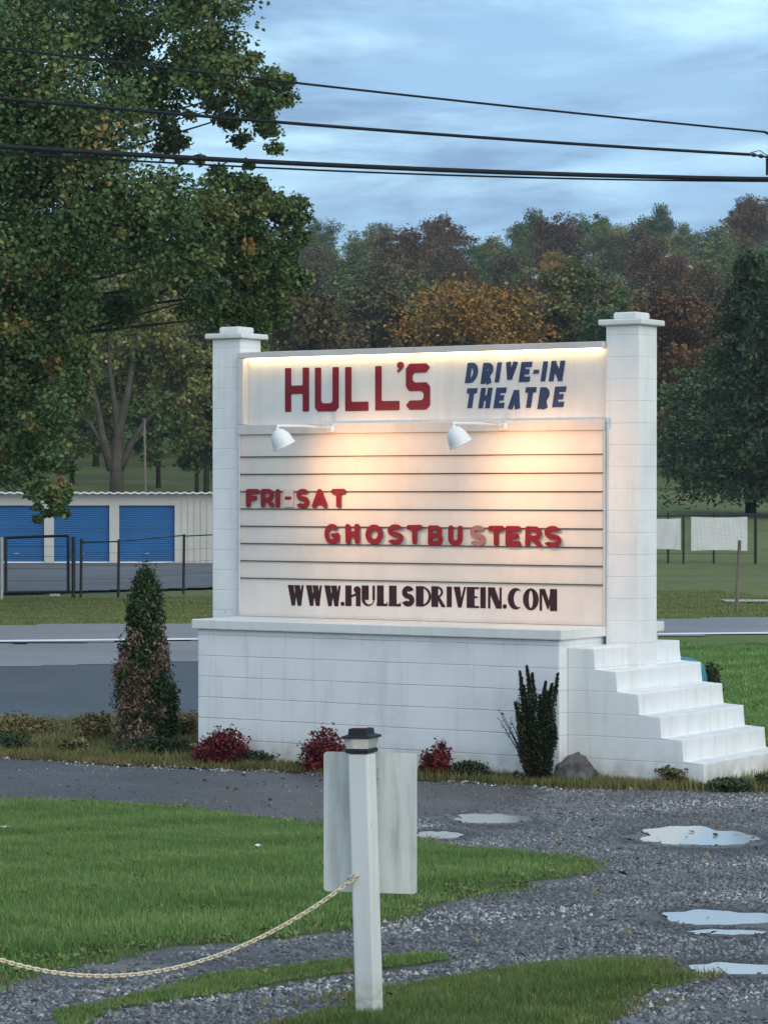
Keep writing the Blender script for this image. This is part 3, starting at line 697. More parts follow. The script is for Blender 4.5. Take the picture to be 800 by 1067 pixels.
hang(sc_([('F', 68, 122, 78, 155), ('R', 130, 184, 78, 156), ('I', 186, 212, 78, 156), ('-', 222, 264, 80, 154), ('S', 277, 330, 77, 158), ('A', 343, 405, 78, 157), ('T', 424, 482, 78, 157)], 240, 490, 4.0), 'FRI-SAT',
     ['red letter F at the start of the line FRI-SAT', 'red letter R of FRI in the upper line of the marquee', 'red letter I of FRI just left of the pale dash tile', 'pale tile with a small dash between FRI and SAT', 'red letter S at the start of SAT in the upper line', 'red letter A in the middle of SAT', 'red letter T at the end of SAT in the upper line'])
hang(sc_([('G', 395, 456, 223, 307), ('H', 483, 540, 224, 308), ('O', 566, 636, 226, 309), ('S', 658, 722, 226, 310), ('T', 738, 802, 228, 310)], 240, 490, 4.0)
     + sc_([('B', 63, 120, 66, 146), ('U', 142, 198, 66, 147), ('S', 230, 290, 67, 149), ('T', 302, 364, 68, 149), ('E', 370, 430, 68, 150), ('R', 448, 512, 69, 151), ('S', 523, 590, 68, 153)], 430, 530, 3.81), 'GHOSTBUSTERS',
     ['red letter G at the start of the line GHOSTBUSTERS', 'red letter H second in GHOSTBUSTERS after the G', 'red letter O of GHOST in the lower line', 'red letter S of GHOST between the O and the T', 'red letter T at the end of GHOST beside the B', 'red letter B at the start of BUSTERS', 'red letter U of BUSTERS left of the faded letter', 'faded pink letter S in the middle of BUSTERS', 'red letter T of BUSTERS right of the faded S', 'red letter E of BUSTERS in the lower line', 'red letter R of BUSTERS, second from the line end', 'red letter S at the far right end of GHOSTBUSTERS'])

# gooseneck lamps on the beam (parts of the sign)
def lamp(px_root, first):
    u0 = U(px_root, -.09)
    z = EYE + .612
    tip = Vector((u0, -.99, z + .012))
    bm = bmesh.new(); tube(bm, [(u0, -.070, z), (u0, -.5, z + .02), tip, tip + Vector((0, -.012, -.015))], [.015, .015, .014, .014], 10)
    lp = obj('sign_lamp', box(u0 - .045, u0 + .045, -.085, -.0605, z - .03, z + .03, .006), M['enamel'], sign)
    obj('lamp_arm', bm, M['enamel'], lp, smooth=True)
    ax = Vector((.34, .30, -.90)).normalized()
    base = tip + Vector((0, -.012, -.045))
    q = ax.to_track_quat('Z', 'Y').to_matrix().to_4x4()
    bm = bmesh.new(); tube(bm, [tip + Vector((0, -.012, -.012)), base + ax * .03], [.017, .022], 12)
    obj('lamp_neck', bm, M['enamel'], lp, smooth=True)
    prof = [(.0, -.01), (.030, -.008), (.058, .012), (.082, .045), (.098, .088), (.106, .135), (.112, .165), (.115, .168), (.115, .163), (.110, .160), (.100, .13), (.092, .088), (.076, .05), (.05, .02), (.0, .006)]
    bm = lathe(bmesh.new(), prof, 32, Matrix.Translation(base) @ q)
    obj('lamp_shade', bm, M['enamel'], lp, smooth=True)
    bm = lathe(bmesh.new(), [(0, .03), (.018, .04), (.032, .075), (.036, .10), (.028, .125), (0, .135)], 16, Matrix.Translation(base) @ q)
    obj('bulb', bm, M['bulb'], lp, smooth=True)
    ld = bpy.data.lights.new('lamp_light', 'SPOT'); ld.energy = LAMP_W; ld.color = (1, .50, .205); ld.spot_size = R(145); ld.spot_blend = 1.0; ld.shadow_soft_size = .05
    lo = bpy.data.objects.new('lamp_light', ld); C.objects.link(lo); lo.parent = lp
    aim = Vector((.64, .97, -.45)).normalized()
    lo.matrix_local = Matrix.Translation(base + ax * .19) @ (-aim).to_track_quat('Z', 'Y').to_matrix().to_4x4()
LAMP_W = 43.0
lamp(343.5, True); lamp(523.5, False)

# ------------------------------------------------------------------ steps
MS = Matrix.Translation((OX, OY, 0)) @ Matrix.Rotation(-A, 4, 'Z')
st = thing('entrance_steps', 'white painted block steps climbing to the right pillar of the sign', 'steps', (OX, OY, 0), -A)
ris = [4.706, 4.932, 5.155, 5.376, 5.594, 5.81]; tz = [1.20, 1.0, .805, .608, .41, .212]
prev = 4.4345
bm = bmesh.new()
prof = [(prev, -.3), (prev, tz[0])]
for i in range(6):
    prof.append((ris[i], tz[i]));
    prof.append((ris[i], tz[i + 1] if i < 5 else -.3))
fr = [bm.verts.new((u_, -.655, z)) for u_, z in prof]; bk = [bm.verts.new((u_, 1.08, z)) for u_, z in prof]
bm.faces.new(fr[::-1]); bm.faces.new(bk)
for i in range(len(prof)):
    j = (i + 1) % len(prof); bm.faces.new((fr[i], fr[j], bk[j], bk[i]))
bmesh.ops.bevel(bm, geom=list(bm.edges), offset=.010, segments=2, profile=.5, affect='EDGES')
obj('stair_block', bm, M['steps'], st)

# ------------------------------------------------------------------ post with notice board and chain (foreground)
pb = gnd(385, 1062); 
def make_post(label):
    t_ = thing('chain_post', label, 'post', (pb.x, pb.y, pb.z), R(-24), 'white posts holding the chain')
    t_.rotation_euler = (R(.3), R(-1.7), R(-24))
    h = .872
    obj('post_shaft', box(-.036, .036, -.036, .036, -.15, h, .007), M['post'], t_)
    cap = obj('post_cap', box(-.041, .041, -.041, .041, h + .002, h + .016, .003), M['black'], t_)
    obj('lantern', lathe(bmesh.new(), [(.0, h + .017), (.052, h + .017), (.062, h + .050), (0, h + .050)], 4, Matrix.Rotation(R(45), 4, 'Z')), M['lens'], cap)
    bm = lathe(bmesh.new(), [(0, h + .050), (.072, h + .0505), (.070, h + .058), (.047, h + .064), (.044, h + .082), (0, h + .083)], 4, Matrix.Rotation(R(45), 4, 'Z'))
    obj('cap_roof', bm, M['black'], cap)
    obj('solar_cell', box(-.024, .024, -.024, .024, h + .0832, h + .0845), M['solar'], cap)
    bm = bmesh.new(); tube(bm, [(-.02, -.034, .475), (-.025, -.052, .475), (-.035, -.058, .470), (-.037, -.056, .460)], .004, 6)
    obj('hook', bm, M['galv'], t_)
    return t_
post = make_post('white post with black solar lantern cap carrying a blank board in the foreground')
nb = thing('notice_board', 'blank weathered white board with mildew streaks fixed behind the foreground post', 'board', (pb.x, pb.y, pb.z), R(-13))
bm = bmesh.new(); hw, hh_ = .158, .232; rc = .012; seq = []
for cx, cz, a0 in ((hw - rc, hh_ - rc, 0), (-hw + rc, hh_ - rc, 90), (-hw + rc, -hh_ + rc, 180), (hw - rc, -hh_ + rc, 270)):
    for k in range(5): a = R(a0 + k * 22.5); seq.append((cx + rc * math.cos(a), cz + rc * math.sin(a)))
fa = [bm.verts.new((x, .060, z)) for x, z in seq]; fb = [bm.verts.new((x, .064, z)) for x, z in seq]
bm.faces.new(fa); bm.faces.new(fb[::-1])
for i in range(len(seq)): j = (i + 1) % len(seq); bm.faces.new((fa[i], fb[i], fb[j], fa[j]))
cb = at(381, 860, pb.y)
bo = obj('board_sheet', bm, M['sheet'], nb, (cb.x - pb.x, .0, cb.z - pb.z))
obj('bracket', box(-.03, .03, .03, .0595, -.18, -.15), M['galv'], nb, (cb.x - pb.x, 0, cb.z - pb.z))
obj('bracket', box(-.03, .03, .03, .0595, .15, .18), M['galv'], nb, (cb.x - pb.x, 0, cb.z - pb.z))

p1 = at(372, 914, pb.y - .03); p0 = at(-158, 912, pb.y + .25)
post2 = copy_tree(post); post2.location = (p0.x + .02, p0.y + .04, H1(p0.x, p0.y)); post2['label'] = 'white chain post standing beyond the left edge of the lawn strip'
bm = bmesh.new(); nl = 118
low = at(108, 1024, pb.y).z; sag = (p0.z + p1.z) / 2 - low
pts = []
for i in range(nl + 1):
    f = i / nl; p = p0.lerp(p1, f); p.z -= sag * 4 * f * (1 - f); pts.append(p)
for i in range(nl):
    a, b_ = pts[i], pts[i + 1]; c = (a + b_) / 2; d = (b_ - a).normalized()
    sd_ = d.cross(Vector((0, 0, 1))).normalized(); up_ = sd_.cross(d)
    roll = R(45 if i % 2 else -45); n1 = sd_ * math.cos(roll) + up_ * math.sin(roll)
    ln = (b_ - a).length * .78; wd_ = .0065
    ring = [c + d * (ln * math.cos(q)) + n1 * (wd_ * math.sin(q)) for q in np.linspace(0, 2 * math.pi, 11)]
    tube(bm, ring, .0030, 5, cap=False)
tag(obj('plastic_chain', bm, M['chain'], smooth=True), 'cream plastic link chain sagging from the foreground post across the grass', 'chain')

# litter on the lawn
def scrap(px, py, w_, l_, lab, seed):
    r_ = random.Random(seed); g_ = gnd(px, py); bm = bmesh.new(); n = 5
    vs_ = [[bm.verts.new(((i / 4 - .5) * w_, (j / 4 - .5) * l_, (.035 + r_.uniform(0, .012)))) for i in range(n)] for j in range(n)]
    for j in range(4):
        for i in range(4): bm.faces.new((vs_[j][i], vs_[j][i + 1], vs_[j + 1][i + 1], vs_[j + 1][i]))
    ex = bmesh.ops.extrude_face_region(bm, geom=list(bm.faces)); bmesh.ops.translate(bm, vec=(0, 0, .002), verts=[e for e in ex['geom'] if isinstance(e, bmesh.types.BMVert)])
    o = obj('paper_scrap', bm, M['paper']); o.location = g_; o.rotation_euler = (R(10), 0, r_.uniform(0, 3)); tag(o, lab, 'paper', 'scraps of litter on the ground')
scrap(268, 888, .085, .03, 'scrap of white paper lying on the lawn', 1)
scrap(3, 868, .07, .05, 'small pale scrap at the left edge of the lawn', 2)
scrap(202, 781, .07, .10, 'white scrap of litter beside the leftmost red shrub', 4)

# ------------------------------------------------------------------ grass blades, loose stones
def blades(name, poly, n, hgt_, wid, material, seed, lift=0.0, fade=0.0, wob=.10, wf=2.2, lean=.45, dens=None, tmul=1.0, toff=0.0):
    rng = np.random.default_rng(seed); x0, y0 = poly.min(0) - .1; x1, y1 = poly.max(0) + .1
    out_ = []; tot = 0
    while tot < n:
        x = rng.uniform(x0, x1, n); y = rng.uniform(y0, y1, n)
        k = inside(poly, x + hnoise(x * wf, y * wf, 1.3) * wob, y + hnoise(x * wf, y * wf, 5.7) * wob) & (np.abs(x) < .20 * y + .5)
        if dens is not None: k &= rng.random(n) < dens(x, y)
        out_.append(np.stack([x[k], y[k]], 1)); tot += int(k.sum())
        if not k.any(): break
    P = np.concatenate(out_)[:n]; n = len(P); x, y = P.T
    short = np.ones(n)
    if fade:
        de = np.full(n, 9.0); q2 = P + np.stack([hnoise(x * wf, y * wf, 1.3) * wob, hnoise(x * wf, y * wf, 5.7) * wob], 1)
        for i in range(len(poly)):
            a = poly[i]; d_ = poly[(i + 1) % len(poly)] - a; t_ = np.clip(((q2 - a) @ d_) / (d_ @ d_ + 1e-9), 0, 1)
            de = np.minimum(de, np.linalg.norm(q2 - a - t_[:, None] * d_, axis=1))
        de = de * (1 + .5 * hnoise(x * 6, y * 6, 2))
        keep = rng.random(n) < np.clip(.25 + de / fade, 0, 1); P = P[keep]; de = de[keep]; n = len(P); x, y = P.T
        short = np.clip(.30 + .7 * de / fade, .3, 1)
    z = hgt(x, y) + lift
    th = rng.uniform(0, 2 * math.pi, n)
    patch = .5 + .5 * hnoise(x * .9, y * .9, seed)
    h = hgt_ * (.45 + .8 * rng.random(n)) * (.7 + .6 * patch) * short
    ln = rng.normal(0, lean, n) * h; la = rng.uniform(0, 2 * math.pi, n)
    w_ = wid * (.7 + .6 * rng.random(n))
    B = np.stack([x, y, z], 1)
    s = np.stack([np.cos(th) * w_ / 2, np.sin(th) * w_ / 2, 0 * z], 1)
    T = B + np.stack([np.cos(la) * ln, np.sin(la) * ln, h], 1)
    V = np.stack([B - s, B + s, T], 1)
    tint = np.clip((.30 + .26 * hnoise(x * 1.1, y * 1.1, seed + 2) + .14 * hnoise(x * 5, y * 5, seed) + .4 * rng.random(n)) * tmul + toff + (rng.random(n) > .985) * .6, 0, 1)
    return tag(link(name, mesh_arrays(name, V, 3, tint), material), kind='stuff')
blades('lawn_grass', LAWN, 420000, .050, .0085, M['blades'], 11, fade=.45, dens=lambda x, y: .45 + .55 * (hnoise(x * 1.7, y * 1.7, 6) + .5 * hnoise(x * 5, y * 5, 1) > -.35))
rng = np.random.default_rng(27); tc_ = np.stack([rng.uniform(-3.8, 1.6, 900), rng.uniform(10, 24.3, 900)], 1); tc_ = tc_[inside(LAWN, tc_[:, 0], tc_[:, 1])]
kk = rng.integers(0, len(tc_), 14000); q_ = tc_[kk] + rng.normal(0, .035, (14000, 2))
Pz = np.column_stack([q_, hgt(q_[:, 0], q_[:, 1]) + .03 * rng.random(14000)])
tag(link('lawn_weeds', leaf_mesh('lawn_weeds', Pz, .026, np.clip(.35 + .5 * rng.random(14000), 0, 1), rng, aspect=.55, up=.8), M['blades']), kind='stuff')
blades('strip_grass', STRIP, 34000, .038, .006, M['blades'], 12, fade=.20, wob=.07, wf=3.5, tmul=.9, toff=.12)
blades('tongue_grass', TONGUE, 95000, .048, .0055, M['blades'], 13, fade=.30, wob=.08, wf=3.0)
# worn fringe: thin grass wandering into the gravel
def fringe(poly, k): c = poly.mean(0); return c + (poly - c) * k
blades('fringe_grass', fringe(LAWN, 1.035), 30000, .03, .006, M['straw'], 14, wob=.25, wf=2.0, tmul=.9)
blades('fringe_grass', fringe(TONGUE, 1.06), 12000, .026, .005, M['straw'], 15, wob=.2, wf=3.0)
blades('bed_grass', BED, 60000, .085, .012, M['straw'], 16, wob=.10, wf=2.0, dens=lambda x, y: .25 + .75 * (hnoise(x * 1.3, y * 1.6, 4) > -.1))
EDGE = gpoly([(-60, 780), (0, 783), (130, 791), (300, 799), (430, 806), (590, 812), (690, 815), (860, 818), (860, 826), (690, 823), (590, 821), (430, 812), (300, 804), (130, 798), (0, 790), (-60, 788)])
blades('bed_edge_grass', EDGE, 26000, .06, .011, M['straw'], 17, wob=.10, wf=2.0, toff=.1)
blades('back_lawn_grass', np.array([(2.5, 28), (7.6, 28), (8.5, 49), (3.4, 50)]), 70000, .05, .018, M['blades'], 18)
blades('verge_grass', np.array([along(-9, RW + .1), along(20, RW + .1), along(20, RW + 15), along(-9, RW + 13)]), 60000, .04, .03, M['verge_blades'], 19, toff=.05)

def stones(name, poly, n, smin, smax, seed, dens=None, dips=True, tpow=1.0, tadd=0.0, base=-.012):
    rng = np.random.default_rng(seed); x0, y0 = poly.min(0); x1, y1 = poly.max(0); out_ = []; tot = 0
    for _ in range(40):
        x = rng.uniform(x0, x1, n); y = rng.uniform(y0, y1, n)
        k = inside(poly, x, y) & (np.abs(x) < .20 * y + .5)
        if dens is not None: k &= rng.random(n) < dens(x, y)
        out_.append(np.stack([x[k], y[k]], 1)); tot += int(k.sum())
        if tot >= n: break
    P = np.concatenate(out_)[:n]; n = len(P); x, y = P.T
    s = smin + (smax - smin) * rng.random(n) ** 2.2
    oct_ = np.array([(1, 0, 0), (0, 1, 0), (-1, 0, 0), (0, -1, 0), (0, 0, 1), (0, 0, -1)], float)
    fcs = np.array([(0, 1, 4), (1, 2, 4), (2, 3, 4), (3, 0, 4), (1, 0, 5), (2, 1, 5), (3, 2, 5), (0, 3, 5)])
    V = oct_[None] * (.5 * s)[:, None, None] * (1 + .45 * rng.normal(size=(n, 6, 1))).clip(.4, 1.7) * np.array([1, 1, .7])
    V += rng.normal(size=(n, 6, 3)) * (s * .10)[:, None, None]
    a = rng.uniform(0, 6.283, n); c_, s2 = np.cos(a), np.sin(a)
    Vx = V[..., 0] * c_[:, None] - V[..., 1] * s2[:, None]; Vy = V[..., 0] * s2[:, None] + V[..., 1] * c_[:, None]
    z = hgt(x, y, dips) + base + s * .04
    V = np.stack([Vx + x[:, None], Vy + y[:, None], V[..., 2] + z[:, None]], -1).reshape(-1, 3)
    Fc = (np.arange(n)[:, None, None] * 6 + fcs[None]).reshape(-1, 3)
    wet = np.ones(n)
    for (px, py, rx, ry, lv) in PUD: wet = np.minimum(wet, .35 + .65 * sstep(.9, 2.0, np.hypot((x - px) / (rx * 1.0), (y - py) / (ry + .12))))
    tint = np.repeat(np.clip(wet * (rng.random(n) ** tpow * (.86 + .34 * hnoise(x * .7, y * .9, 4.4)) + tadd), 0, 1), 6)
    return tag(link(name, mesh_indexed(name, V, Fc, tint), M['stones']), kind='stuff')
def gd(x, y):
    wx = .13 * hnoise(x * 2.1, y * 2.1, 3.3); wy = .13 * hnoise(x * 2.1, y * 2.1, 8.3)
    k = ~inside(LAWN, x + wx, y + wy) & ~inside(TONGUE, x + wx, y + wy) & ~inside(STRIP, x + wx, y + wy) & ~inside(DRIVE, x + wx, y + wy)
    d = np.ones(np.shape(x))
    for (px, py, rx, ry, lv) in PUD: d *= np.where(np.hypot((x - px) / (rx + .05), (y - py) / (ry + .05)) < 1, .03, 1)
    return k * d * (.16 + .84 * sstep(-.55, .05, hnoise(x * .8, y * .8, 9) + .4 * hnoise(x * 3, y * 3, 2)))
stones('gravel_stones', GRAV, 290000, .007, .030, 21, gd, tpow=1.15)
PALE = gpoly([(-60, 787), (0, 788), (130, 797), (300, 803), (430, 811), (600, 820), (600, 825), (430, 816), (300, 808), (130, 801), (0, 792), (-60, 791)])
stones('drive_edge_stones', PALE, 900, .008, .030, 22, lambda x, y: (hnoise(x * 3.1, y * 1.1, 3) > -.15) * .9 + .1, False, .6, .22, base=.004)
stones('drive_stones', DRIVE, 6000, .006, .020, 23, lambda x, y: .04 + .96 * sstep(.5, 3.0, x + .6 * hnoise(x * 1.2, y * 1.5, 6)), False, 1.0, base=.0)
rng = np.random.default_rng(24); LP = np.stack([rng.uniform(-3.6, 3.4, 420), rng.uniform(9.6, 26.5, 420)], 1); LP = LP[np.abs(LP[:, 0]) < .14 * LP[:, 1]]
tag(link('fallen_leaves', leaf_mesh('fallen_leaves', np.column_stack([LP, hgt(LP[:, 0], LP[:, 1], True) + .025]), .05, rng.random(len(LP)), rng, up=2.0), M['dry']), kind='stuff')

# ------------------------------------------------------------------ shrubs
def shrub(name, label, cat, px, py, wpx, hpx, n, size, material, seed, shape='dome', group=None, sub=26, stem=None, tintf=None, depth=None, wall=None):
    rng = np.random.default_rng(seed); g_ = gnd(px, py) if wall is None else wallpt(px, wall); s = g_.y / F
    wd_, ht = wpx * s, hpx * s; dp = (depth or 1) * wd_
    o = thing(name, label, cat, g_, 0, group)
    if shape == 'dome':
        cs = rng.normal(size=(sub, 3)); cs[:, 2] = np.abs(cs[:, 2]); cs /= np.linalg.norm(cs, axis=1)[:, None]; cs *= (rng.random((sub, 1)) ** .45) * .84
        cs = cs * [wd_ / 2, dp / 2, ht * .88]; cs[:, 2] += ht * .06
        sg = np.array([wd_, dp, ht]) * .10
    k = rng.integers(0, sub, n)
    P = cs[k] + rng.normal(size=(n, 3)) * sg
    P[:, 2] = np.abs(P[:, 2]) + .01
    tb = rng.random(sub)[k]; tint = np.clip(.55 * tb + .45 * rng.random(n), 0, 1)
    if tintf is not None: tint = tintf(P, tint, rng)
    link('foliage', leaf_mesh('foliage', P, size, tint, rng), material, o)
    bm = bmesh.new()
    for i in range(7):
        c = cs[i]; tube(bm, [(c[0] * .1, c[1] * .1, -.03), (c[0] * .5, c[1] * .5, c[2] * .55), tuple(c)], [.012, .008, .003], 5)
    obj('stem', bm, stem or M['bark'], o)
    return o
RB = 'round red shrubs along the front of the white wall'
shrub('red_shrub', 'wide low red shrub at the left corner of the white wall', 'shrub', 233, 794, 60, 44, 4600, .036, M['barberry'], 31, group=RB, sub=40, wall=.38)
shrub('red_shrub', 'round red shrub behind the foreground post', 'shrub', 339, 799, 54, 52, 4600, .036, M['barberry'], 32, group=RB, sub=40, wall=.38)
shrub('red_shrub', 'small red shrub to the right of the foreground board', 'shrub', 455, 806, 38, 40, 2800, .034, M['barberry'], 33, group=RB, sub=30, wall=.30)
shrub('low_green_shrub', 'low dark green shrub in front of the leftmost red shrub', 'shrub', 258, 797, 60, 16, 2600, .03, M['lowgreen'], 34, sub=30, depth=.5)
shrub('low_green_shrub', 'low grey green shrub right of the small red shrub', 'shrub', 490, 809, 46, 20, 2200, .03, M['lowgreen'], 35, sub=26, depth=.6, wall=.25)
shrub('low_green_shrub', 'dark flat green shrub at the left edge of the planting bed', 'shrub', 6, 781, 62, 20, 2600, .034, M['lowgreen'], 36, sub=26, depth=.6)
shrub('low_green_shrub', 'low green ground shrub in front of the tall evergreen', 'shrub', 160, 786, 80, 20, 2400, .034, M['lowgreen'], 37, sub=26, depth=.5)
shrub('dry_shrub', 'ochre dry shrub behind the dark flat shrub at left', 'shrub', 20, 768, 84, 27, 3000, .038, M['dry'], 38, sub=34, depth=.6)
shrub('dry_shrub', 'ochre dry shrub just left of the tall evergreen', 'shrub', 98, 772, 46, 34, 2200, .038, M['dry'], 39, sub=26)
shrub('dry_shrub', 'tan dry shrub between the tall evergreen and white wall', 'shrub', 194, 768, 30, 30, 1500, .036, M['dry'], 40, sub=20)
shrub('weed_clump', 'spiky weed clump at the front corner of the steps', 'weed', 706, 819, 48, 24, 1200, .04, M['weed'], 41, sub=24)
shrub('weed_clump', 'dark low weed clump at the foot of the lowest step', 'weed', 762, 824, 52, 16, 1300, .036, M['lowgreen'], 42, sub=22, depth=.6)
shrub('weed_clump', 'small weed clump at the right end of the lowest step', 'weed', 797, 822, 28, 18, 800, .036, M['weed'], 43, sub=16)
shrub('weed_clump', 'small brown weed between rock shrub and columnar shrub', 'weed', 541, 808, 14, 16, 300, .03, M['weed'], 44, sub=8, wall=.3)
shrub('grass_tuft', 'grey green tuft with pale stalks in the middle of the bed', 'plant', 78, 785, 34, 16, 700, .05, M['weed'], 45, sub=14)

# columnar juniper with dead brown lower half
rng = np.random.default_rng(51); g_ = gnd(150, 782); s = g_.y / F
jun = thing('columnar_evergreen', 'tall columnar evergreen shrub, green at the tip and dead brown below', 'shrub', g_)
hj = 184 * s
prof_z = np.array([0, .10, .22, .36, .50, .58, .63, .72, .84, .93, 1.0]); prof_r = np.array([27, 34, 36, 32, 30, 28, 20, 19, 15, 9, 2]) * s * 1.0
ns = 240; zc = rng.random(ns) ** .9 * .97; th = rng.uniform(0, 6.283, ns); rr = np.interp(zc, prof_z, prof_r) * (1 + .16 * np.sin(th * 3 + zc * 9)) * (rng.random(ns) ** .4) * .90
xoff = np.interp(zc, [0, .3, .6, 1.0], [0, 0, .05, .06]) * 40 * s / .05 * .05 - .0
cs = np.stack([np.cos(th) * rr, np.sin(th) * rr, zc * hj], 1); n = 40000; k = rng.integers(0, ns, n)
P = cs[k] + rng.normal(size=(n, 3)) * [.032, .032, .065]; P[:, 2] = np.abs(P[:, 2])
zr = P[:, 2] / hj
dc = (zc < .60 + .07 * np.sin(th * 2.3) + .05 * rng.normal(size=ns)) & (rng.random(ns) < .93)
dc &= ~((zc < .42) & ((cs[:, 0] > .17 + .03 * rng.normal(size=ns)) | (cs[:, 0] < -.23)))
dead = dc[k] ^ (rng.random(n) < .07)
tint = np.where(dead, .56 + .44 * np.clip(.6 * rng.random(ns)[k] + .4 * rng.random(n), 0, 1), .44 * np.clip(.6 * rng.random(ns)[k] + .4 * rng.random(n), 0, 1))
link('foliage', leaf_mesh('foliage', P, .044, tint, rng, aspect=.45, droop=1.5), M['juniper'], jun)
bm = bmesh.new(); tube(bm, [(0, 0, -.05), (0, 0, hj * .5), (.03, 0, hj * .9)], [.035, .022, .006], 7)
for i in range(10):
    c = cs[i * 3]; tube(bm, [(0, 0, c[2] * .4), (c[0] * .7, c[1] * .7, c[2] * .75), tuple(c)], [.012, .008, .004], 5)
obj('trunk', bm, M['bark'], jun)

# yew: a clump of upright stems
rng = np.random.default_rng(52); g_ = wallpt(560, .30); s = g_.y / F
yew = thing('upright_dark_shrub', 'dark upright shrub of many narrow green columns against the white wall', 'shrub', g_)
PP = []; TT = []; bm = bmesh.new()
cols = [(541, 690, 546), (550, 685, 552), (556, 692, 554), (569, 700, 562), (575, 703, 566), (580, 692, 570), (545, 715, 550), (563, 715, 558), (538, 722, 548), (552, 726, 556), (574, 722, 568), (568, 738, 566), (560, 742, 560), (578, 745, 571), (541, 745, 551), (547, 705, 553), (571, 712, 563)]
for i, (xt, yt, xb) in enumerate(cols):
    top = Vector(((xt - 560) * s, rng.uniform(-.09, .09), (807 - yt) * s)); bot = Vector(((xb - 560) * s * .7, rng.uniform(-.05, .05), 0))
    m_ = 1100; f = .10 + .90 * rng.random(m_) ** .8
    r_ = .050 * np.sin(np.clip(f, 0, 1) * math.pi * .80 + .35) * (1 - .65 * sstep(.70, 1, f)) + .004
    th = rng.uniform(0, 6.283, m_); q = np.sqrt(rng.random(m_)) * r_
    p = np.array(bot)[None] * (1 - f)[:, None] + np.array(top)[None] * f[:, None]; p[:, 0] += np.cos(th) * q + .012 * np.sin(f * 9 + i); p[:, 1] += np.sin(th) * q
    PP.append(p); TT.append(np.clip(rng.random(m_) * .8 + (.32 if i in (8, 14) else 0), 0, 1))
    tube(bm, [tuple(bot - Vector((0, 0, .04))), tuple(bot.lerp(top, .5)), tuple(top)], [.012, .008, .003], 5)
tw = []
for (xt, yt) in ((519, 729), (524, 735), (531, 738), (520, 740)):
    top = Vector(((xt - 560) * s, -.03, (807 - yt) * s)); b0 = Vector((-.06, -.02, .05)); mid = b0.lerp(top, .5) + Vector((.02, 0, -.01))
    tube(bm, [tuple(b0), tuple(mid), tuple(top)], [.008, .006, .002], 5)
    for f in np.linspace(.35, 1, 16): tw.append(np.array(b0.lerp(top, f)) + rng.normal(size=3) * .012)
PP.append(np.array(tw)); TT.append(rng.random(len(tw)) * .8)
P = np.concatenate(PP); link('foliage', leaf_mesh('foliage', P, .030, np.concatenate(TT), rng, aspect=.4, droop=1.2), M['yew'], yew)
obj('stem', bm, M['bark'], yew)

# rock
g_ = wallpt(604, .06); s = g_.y / F
bm = bmesh.new(); bmesh.ops.create_icosphere(bm, subdivisions=4, radius=1)
rr_ = random.Random(5); dirs = [(Vector((rr_.uniform(-1, 1), rr_.uniform(-1, 1), rr_.uniform(-.3, 1))).normalized(), rr_.uniform(.50, .80)) for _ in range(11)]
for v in bm.verts:
    c = v.co.copy()
    for d, l in dirs:
        e = c.dot(d) - l
        if e > 0: c -= d * e
    c.x += .18 * c.z
    c *= 1 + .10 * float(hnoise(c.x * 3 + 1, c.y * 3 + c.z * 4, 2))
    v.co = Vector((c.x * 30 * s, c.y * 20 * s, max(c.z, -.5) * 28 * s + .05))
ro = obj('boulder', bm, M['rock']); ro.location = g_; tag(ro, 'dark grey angular rock beside the steps wall', 'rock')

# teal tub and little shrubs behind the steps
g_ = Vector((3.28, 31.5, 0)); 
tb = thing('plastic_tub', 'teal plastic tub lying upturned on the grass behind the steps', 'tub', (3.21, 31.2, .0))
bm = lathe(bmesh.new(), [(.32, 0), (.335, .02), (.315, .05), (.29, .62), (.25, .74), (.14, .81), (0, .83)], 24)
obj('tub_body', bm, M['teal'], tb, smooth=True)
bm = lathe(bmesh.new(), [(.335, .002), (.345, .02), (.335, .045), (.312, .045), (.322, .02)], 24); obj('rim', bm, M['teal'], tb, smooth=True)
shrub('small_dark_shrub', 'small upright dark shrub behind the steps beside the teal tub', 'shrub', 741, 722, 20, 36, 1500, .04, M['lowgreen'], 61, sub=20)
shrub('small_dark_shrub', 'thin dark seedling right of the small shrub behind the steps', 'shrub', 748, 722, 7, 30, 500, .035, M['lowgreen'], 62, sub=10)

# ------------------------------------------------------------------ storage building
BY = 104.0
def bx_(px): return (px - 400) * BY / F
gz = H1(-9, BY)
bl = thing('storage_building', 'long low pale storage building with blue roll-up doors and white metal roof', 'building', (0, BY, gz))
xl, xr = bx_(-320), bx_(305)
zr_ = EYE - gz + .03
doors = [(-351 + 68 * i, -293 + 68 * i) for i in range(0, 8)]
doors = [(153 - 29 - 68 * i, 153 + 29 - 68 * i) for i in range(6)][::-1]
zd = 2.08
bm = bmesh.new(); x = xl
for (a, b_) in doors:
    box(x, bx_(a), 0, .25, -.2, zd, bm=bm); x = bx_(b_)
xe = x
box(x, xr, 0, .25, -.2, zd, bm=bm); box(xl, xr, 0, .25, zd + .001, zr_ - .10, bm=bm)
box(xl, xl + .2, .251, 6, -.2, zr_ - .1, bm=bm); box(xr - .2, xr, .251, 6, -.2, zr_ - .1, bm=bm); box(xl + .201, xr - .201, 5.8, 6, -.2, zr_ - .1, bm=bm)
x = xe + .25
while x < xr - .1:
    box(x, x + .03, -.035, -.001, -.05, zd + .2, bm=bm); x += .23
obj('wall', bm, M['siding'], bl)
